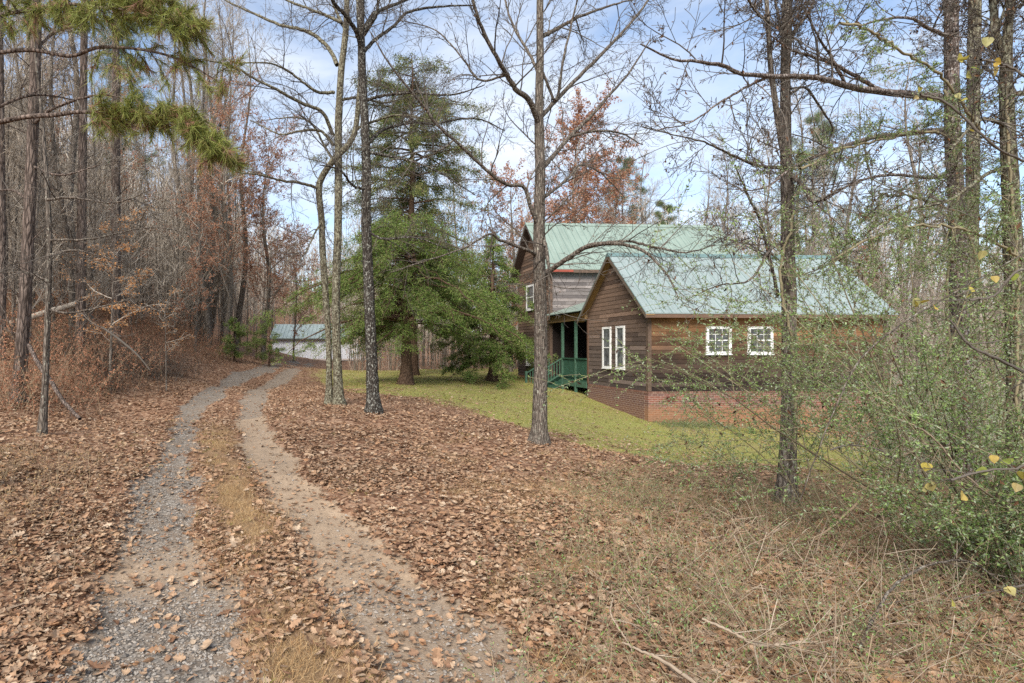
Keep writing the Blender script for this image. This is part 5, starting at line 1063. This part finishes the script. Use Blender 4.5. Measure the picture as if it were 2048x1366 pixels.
def left_bank():
    Y = rnd.uniform(11.5, 34); px = rnd.uniform(-60, 560); x = (px-CX)/F*Y
    return (x, Y) if near_drive(x, Y, 2.2, 14) and x < (600-CX)/F*Y else None
thicket('brush_thicket', 'dense brown leafless brush covering the bank left of the driveway', scat(420, left_bank), 5, 1.3, 'twig_brown', .005, 'rust', .12, lsz=.07)
def bank_dark():
    Y = rnd.uniform(15, 24); px = rnd.uniform(110, 440); x = (px-CX)/F*Y; return (x, Y) if near_drive(x, Y, 1.6, 4.5) else None
thicket('brush_thicket', 'low dark brown bush growing at the foot of the left bank', scat(110, bank_dark), 7, .9, 'twig', .005, 'deadleaf_twig', .1, lsz=.06)
def far_under():
    Y = rnd.uniform(34, 62); px = rnd.uniform(700, 2150); x = (px-CX)/F*Y; return (x, Y) if back_ok(x, Y) else None
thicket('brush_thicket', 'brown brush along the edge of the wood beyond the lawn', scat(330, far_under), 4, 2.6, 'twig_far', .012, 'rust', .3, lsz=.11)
def right_brush():
    Y = rnd.uniform(2.6, 9); px = rnd.uniform(1000, 2150); x = (px-CX)/F*Y
    return (x, Y) if x > .30*Y+.15+rnd.uniform(0, 1.2)*(Y > 5) and x < 9 else None
thicket('bramble_patch', 'tangle of straw coloured dead stems and small green leaves covering the lower right', scat(640, right_brush), 4, .36, 'twig_brown', .0014, 'privet', .05, lean=.8, lsz=.022, sub_n=3, trop=-.02)
def dense_br():
    Y = rnd.uniform(2.8, 5); px = rnd.uniform(1300, 1950); x = (px-CX)/F*Y; return (x, Y)
thicket('bramble_patch', 'pale arching dead canes piled at the bottom right of centre', scat(70, dense_br), 3, .6, 'twig_pale', .0017, None, 0, lean=1.3, sub_n=2, trop=-.05)
def right_under():
    Y = rnd.uniform(8.5, 24); px = rnd.uniform(1790, 2300); x = (px-CX)/F*Y; return (x, Y)
thicket('brush_thicket', 'mixed green and brown brush right of the house', scat(260, right_under), 5, 2.6, 'twig_far', .005, 'privet', .09, lsz=.06)
def left_weeds():
    Y = rnd.uniform(3.6, 7.5); x = -.47*Y-rnd.uniform(0, 2.6); return (x, Y) if near_drive(x, Y, 1.0, 9) else None
thicket('bramble_patch', 'grey brown weeds with fine stems at the left edge beside the driveway', scat(120, left_weeds), 5, .32, 'twig_brown', .002, 'straw', .08, lean=.7, lsz=.03)
def wall_weeds():
    u = rnd.uniform(.2, 3.2); q = HW(u, rnd.uniform(-.5, -.15)); return (q[0], q[1])
thicket('foundation_weeds', 'low green weeds along the foot of the brick foundation', scat(60, wall_weeds), 6, .22, 'twig_green', .002, 'privet', .03, lean=.6, lsz=.035)

# ---------------------------------------------------------------- fallen leaves, grass, stones
def polar(n, r0, r1, pw, a0=-40, a1=52):
    u = rng.random(n); e = 2-pw; r = (r0**e+u*(r1**e-r0**e))**(1/e) if abs(e) > 1e-3 else r0*(r1/r0)**u
    a = np.radians(rng.uniform(a0, a1, n)); return np.sin(a)*r, np.cos(a)*r, r
def leafshape(near):
    if near:      # lobed oak outline: (along, half width)
        return [(0, .02), (.16, .13), (.24, .30), (.33, .13), (.46, .40), (.56, .17), (.70, .36), (.78, .15), (.9, .18), (1, .0)]
    return [(0, 0), (.3, .25), (.65, .22), (1, 0)]
def litter(n, r0, r1, pw, near, sz, name, keep):
    x, y, r = polar(n, r0, r1, pw); mk = masks(x, y); p = keep(x, y, mk); s_ = rng.random(n) < p; x, y, r = x[s_], y[s_], r[s_]; k = len(x)
    z = H(x, y) + rng.uniform(0.0, .035, k)*(1-.6*mk[0][s_]) + .004 - .055*mk[0][s_]
    az = rng.uniform(0, 2*np.pi, k); tilt = rng.normal(0, .22, k); ax = np.stack([np.cos(az)*np.cos(tilt), np.sin(az)*np.cos(tilt), np.sin(tilt)], -1)
    nr = norm(rng.standard_normal((k, 3))*.38+[0, 0, 1]); sd_ = norm(np.cross(ax, nr)); up_ = np.cross(sd_, ax); L_ = np.clip(rng.lognormal(-.15, .38, (k, 1)), .3, 1.7)*sz; wv = rng.uniform(.7, 1.25, (k, 1))
    curl = rng.uniform(-.1, .45, (k, 1)); cv = rng.uniform(-.2, .8, (k, 1)); prof = leafshape(near); V = []
    c = np.stack([x, y, z], -1)-ax*L_*.5
    for t, w_ in prof:
        mid = c+ax*L_*t+up_*L_*curl*((2*t-1)**2)*.5
        V += [mid+sd_*L_*w_*wv+up_*L_*w_*cv*wv*.6, mid, mid-sd_*L_*w_*wv+up_*L_*w_*cv*wv*.6]
    V = np.stack(V, 1); n_ = len(prof); b0 = np.arange(k)[:, None]*(3*n_); fs = []
    for i in range(n_-1):
        a_ = 3*i; fs += [b0+[[a_, a_+3, a_+4, a_+1]], b0+[[a_+1, a_+4, a_+5, a_+2]]]
    mb = MB(); mb.add(V.reshape(-1, 3), np.concatenate(fs)); ob = mb.build(name, M['litter']); return ob
def kp(x, y, mk):
    tr_, lw, sa, dr, mid, rt = mk; pat = vnoise(x, y, .9, 21)*.7+vnoise(x, y, .3, 22)*.5
    p = np.clip(-.08+pat*1.3, 0, 1)*(1-.9*tr_)*(1-.8*lw)*(1-.95*dr*(rt < .3)-.25*dr); return p + .03*tr_*vnoise(x, y, .5, 23)
lb = 'brown oak leaves fallen thickly on the ground and between the wheel tracks'
tag(litter(34000, 2.2, 8, .9, True, .060, 'fallen_leaves', kp), lb, 'leaves', kind='stuff')
tag(litter(90000, 2.2, 8.5, .9, False, .044, 'fallen_leaves', kp), 'small brown leaves and leaf pieces among the larger oak leaves', 'leaves', kind='stuff')
tag(litter(250000, 7.5, 40, 1.0, False, .066, 'fallen_leaves', kp), 'brown fallen leaves spread over the yard towards the lawn', 'leaves', kind='stuff')

def blades(n, r0, r1, pw, keep, hgt, wd, mat_, name, label, cat, a0=-40, a1=52, lay=.5, tuft=5, trad=.02):
    x, y, r = polar(n, r0, r1, pw, a0, a1); mk = masks(x, y); s_ = rng.random(n) < keep(x, y, mk); x, y = x[s_], y[s_]
    x = np.repeat(x, tuft); y = np.repeat(y, tuft); k = len(x); x = x+rng.normal(0, trad, k); y = y+rng.normal(0, trad, k); z = H(x, y)-.005
    d = norm(np.stack([rng.normal(0, lay, k), rng.normal(0, lay, k), np.ones(k)], -1)); h_ = rng.uniform(.4, 1.2, (k, 1))*hgt; c = np.stack([x, y, z], -1)
    sd_ = norm(np.cross(d, rng.standard_normal((k, 3))))*wd; bend = np.stack([rng.normal(0, .5, k), rng.normal(0, .5, k), -np.abs(rng.normal(0, .3, k))], -1)
    m1 = c+d*h_*.5; tp = c+d*h_+bend*h_*.5
    V = np.stack([c-sd_, c+sd_, m1+sd_*.7, m1-sd_*.7, tp], 1); b0 = np.arange(k)[:, None]*5; mb = MB(); mb.V.append(V.reshape(-1, 3)); mb.F += [b0+[[0, 1, 2, 3]], b0+[[3, 2, 4]]]; mb.M += [np.zeros(k)]*2
    return tag(mb.build(name, M[mat_]), label, cat, kind='stuff')
blades(46000, 9, 42, .9, lambda x, y, mk: mk[1]*(.35+vnoise(x, y, 1.2, 31)), .05, .006, 'grass', 'lawn_grass', 'short yellow green grass of the lawn in front of the house', 'grass', -12, 48, .6, 5, .05)
blades(60000, 2.3, 14, .9, lambda x, y, mk: mk[3]*np.clip(vnoise(x, y, .35, 33)*2.0-.1, 0, 1)*(mk[5] < .2), .085, .0014, 'straw', 'dry_grass', 'tan dry grass in the strip between the wheel tracks', 'grass', -40, 20, .8, 9, .03)
blades(9000, 2.6, 11, .9, lambda x, y, mk: np.clip(mk[5]+.55*(x > .05*y+.6)*(x < .5*y), 0, 1)*np.clip(vnoise(x, y, .5, 34)*2.2-.7, 0, 1)*(1-mk[0]), .14, .0013, 'straw', 'dry_grass', 'tangled dry grass and weeds right of the driveway', 'grass', 5, 52, .9, 9, .04)
blades(5000, 2.4, 14, .9, lambda x, y, mk: ((vnoise(x, y, .45, 41) > .80)*.8+(vnoise(x, y, .4, 42) > .62)*.5*(mk[4] > .3))*(1-mk[0]), .06, .002, 'grass', 'green_tuft', 'small green grass tufts scattered through the fallen leaves', 'grass', -40, 50, .7, 8, .03)
# stones
def stones():
    x, y, r = polar(150000, 2.3, 13, .8, -38, 25); mk = masks(x, y); s_ = rng.random(len(x)) < mk[0]*(1-.92*mk[2])*np.clip(.05+vnoise(x, y, .3, 51)*1.2, 0, 1); x, y = x[s_], y[s_]; k = len(x)
    z = H(x, y)-.06*mk[0][s_]+.004; sz = rng.uniform(.005, .015, (k, 1, 1))*rng.choice([.8, 1, 1.5], (k, 1, 1), p=[.5, .4, .1])
    o8 = np.array([(1, 0, 0), (-1, 0, 0), (0, 1, 0), (0, -1, 0), (0, 0, 1), (0, 0, -1)], float)[None]*rng.uniform(.55, 1.3, (k, 6, 1))*[[[1, 1, .7]]]; a = rng.uniform(0, 6.28, k)
    ca, sa = np.cos(a)[:, None], np.sin(a)[:, None]; V = np.stack([o8[..., 0]*ca-o8[..., 1]*sa, o8[..., 0]*sa+o8[..., 1]*ca, o8[..., 2]], -1)*sz+np.stack([x, y, z], -1)[:, None]
    f = np.array([(0, 2, 4), (2, 1, 4), (1, 3, 4), (3, 0, 4), (2, 0, 5), (1, 2, 5), (3, 1, 5), (0, 3, 5)])[None]+(np.arange(k)*6)[:, None, None]; mb = MB(); mb.add(V.reshape(-1, 3), f.reshape(-1, 3))
    tag(mb.build('gravel', M['stone']), 'loose grey gravel in the wheel tracks', 'gravel', kind='stuff')
stones()
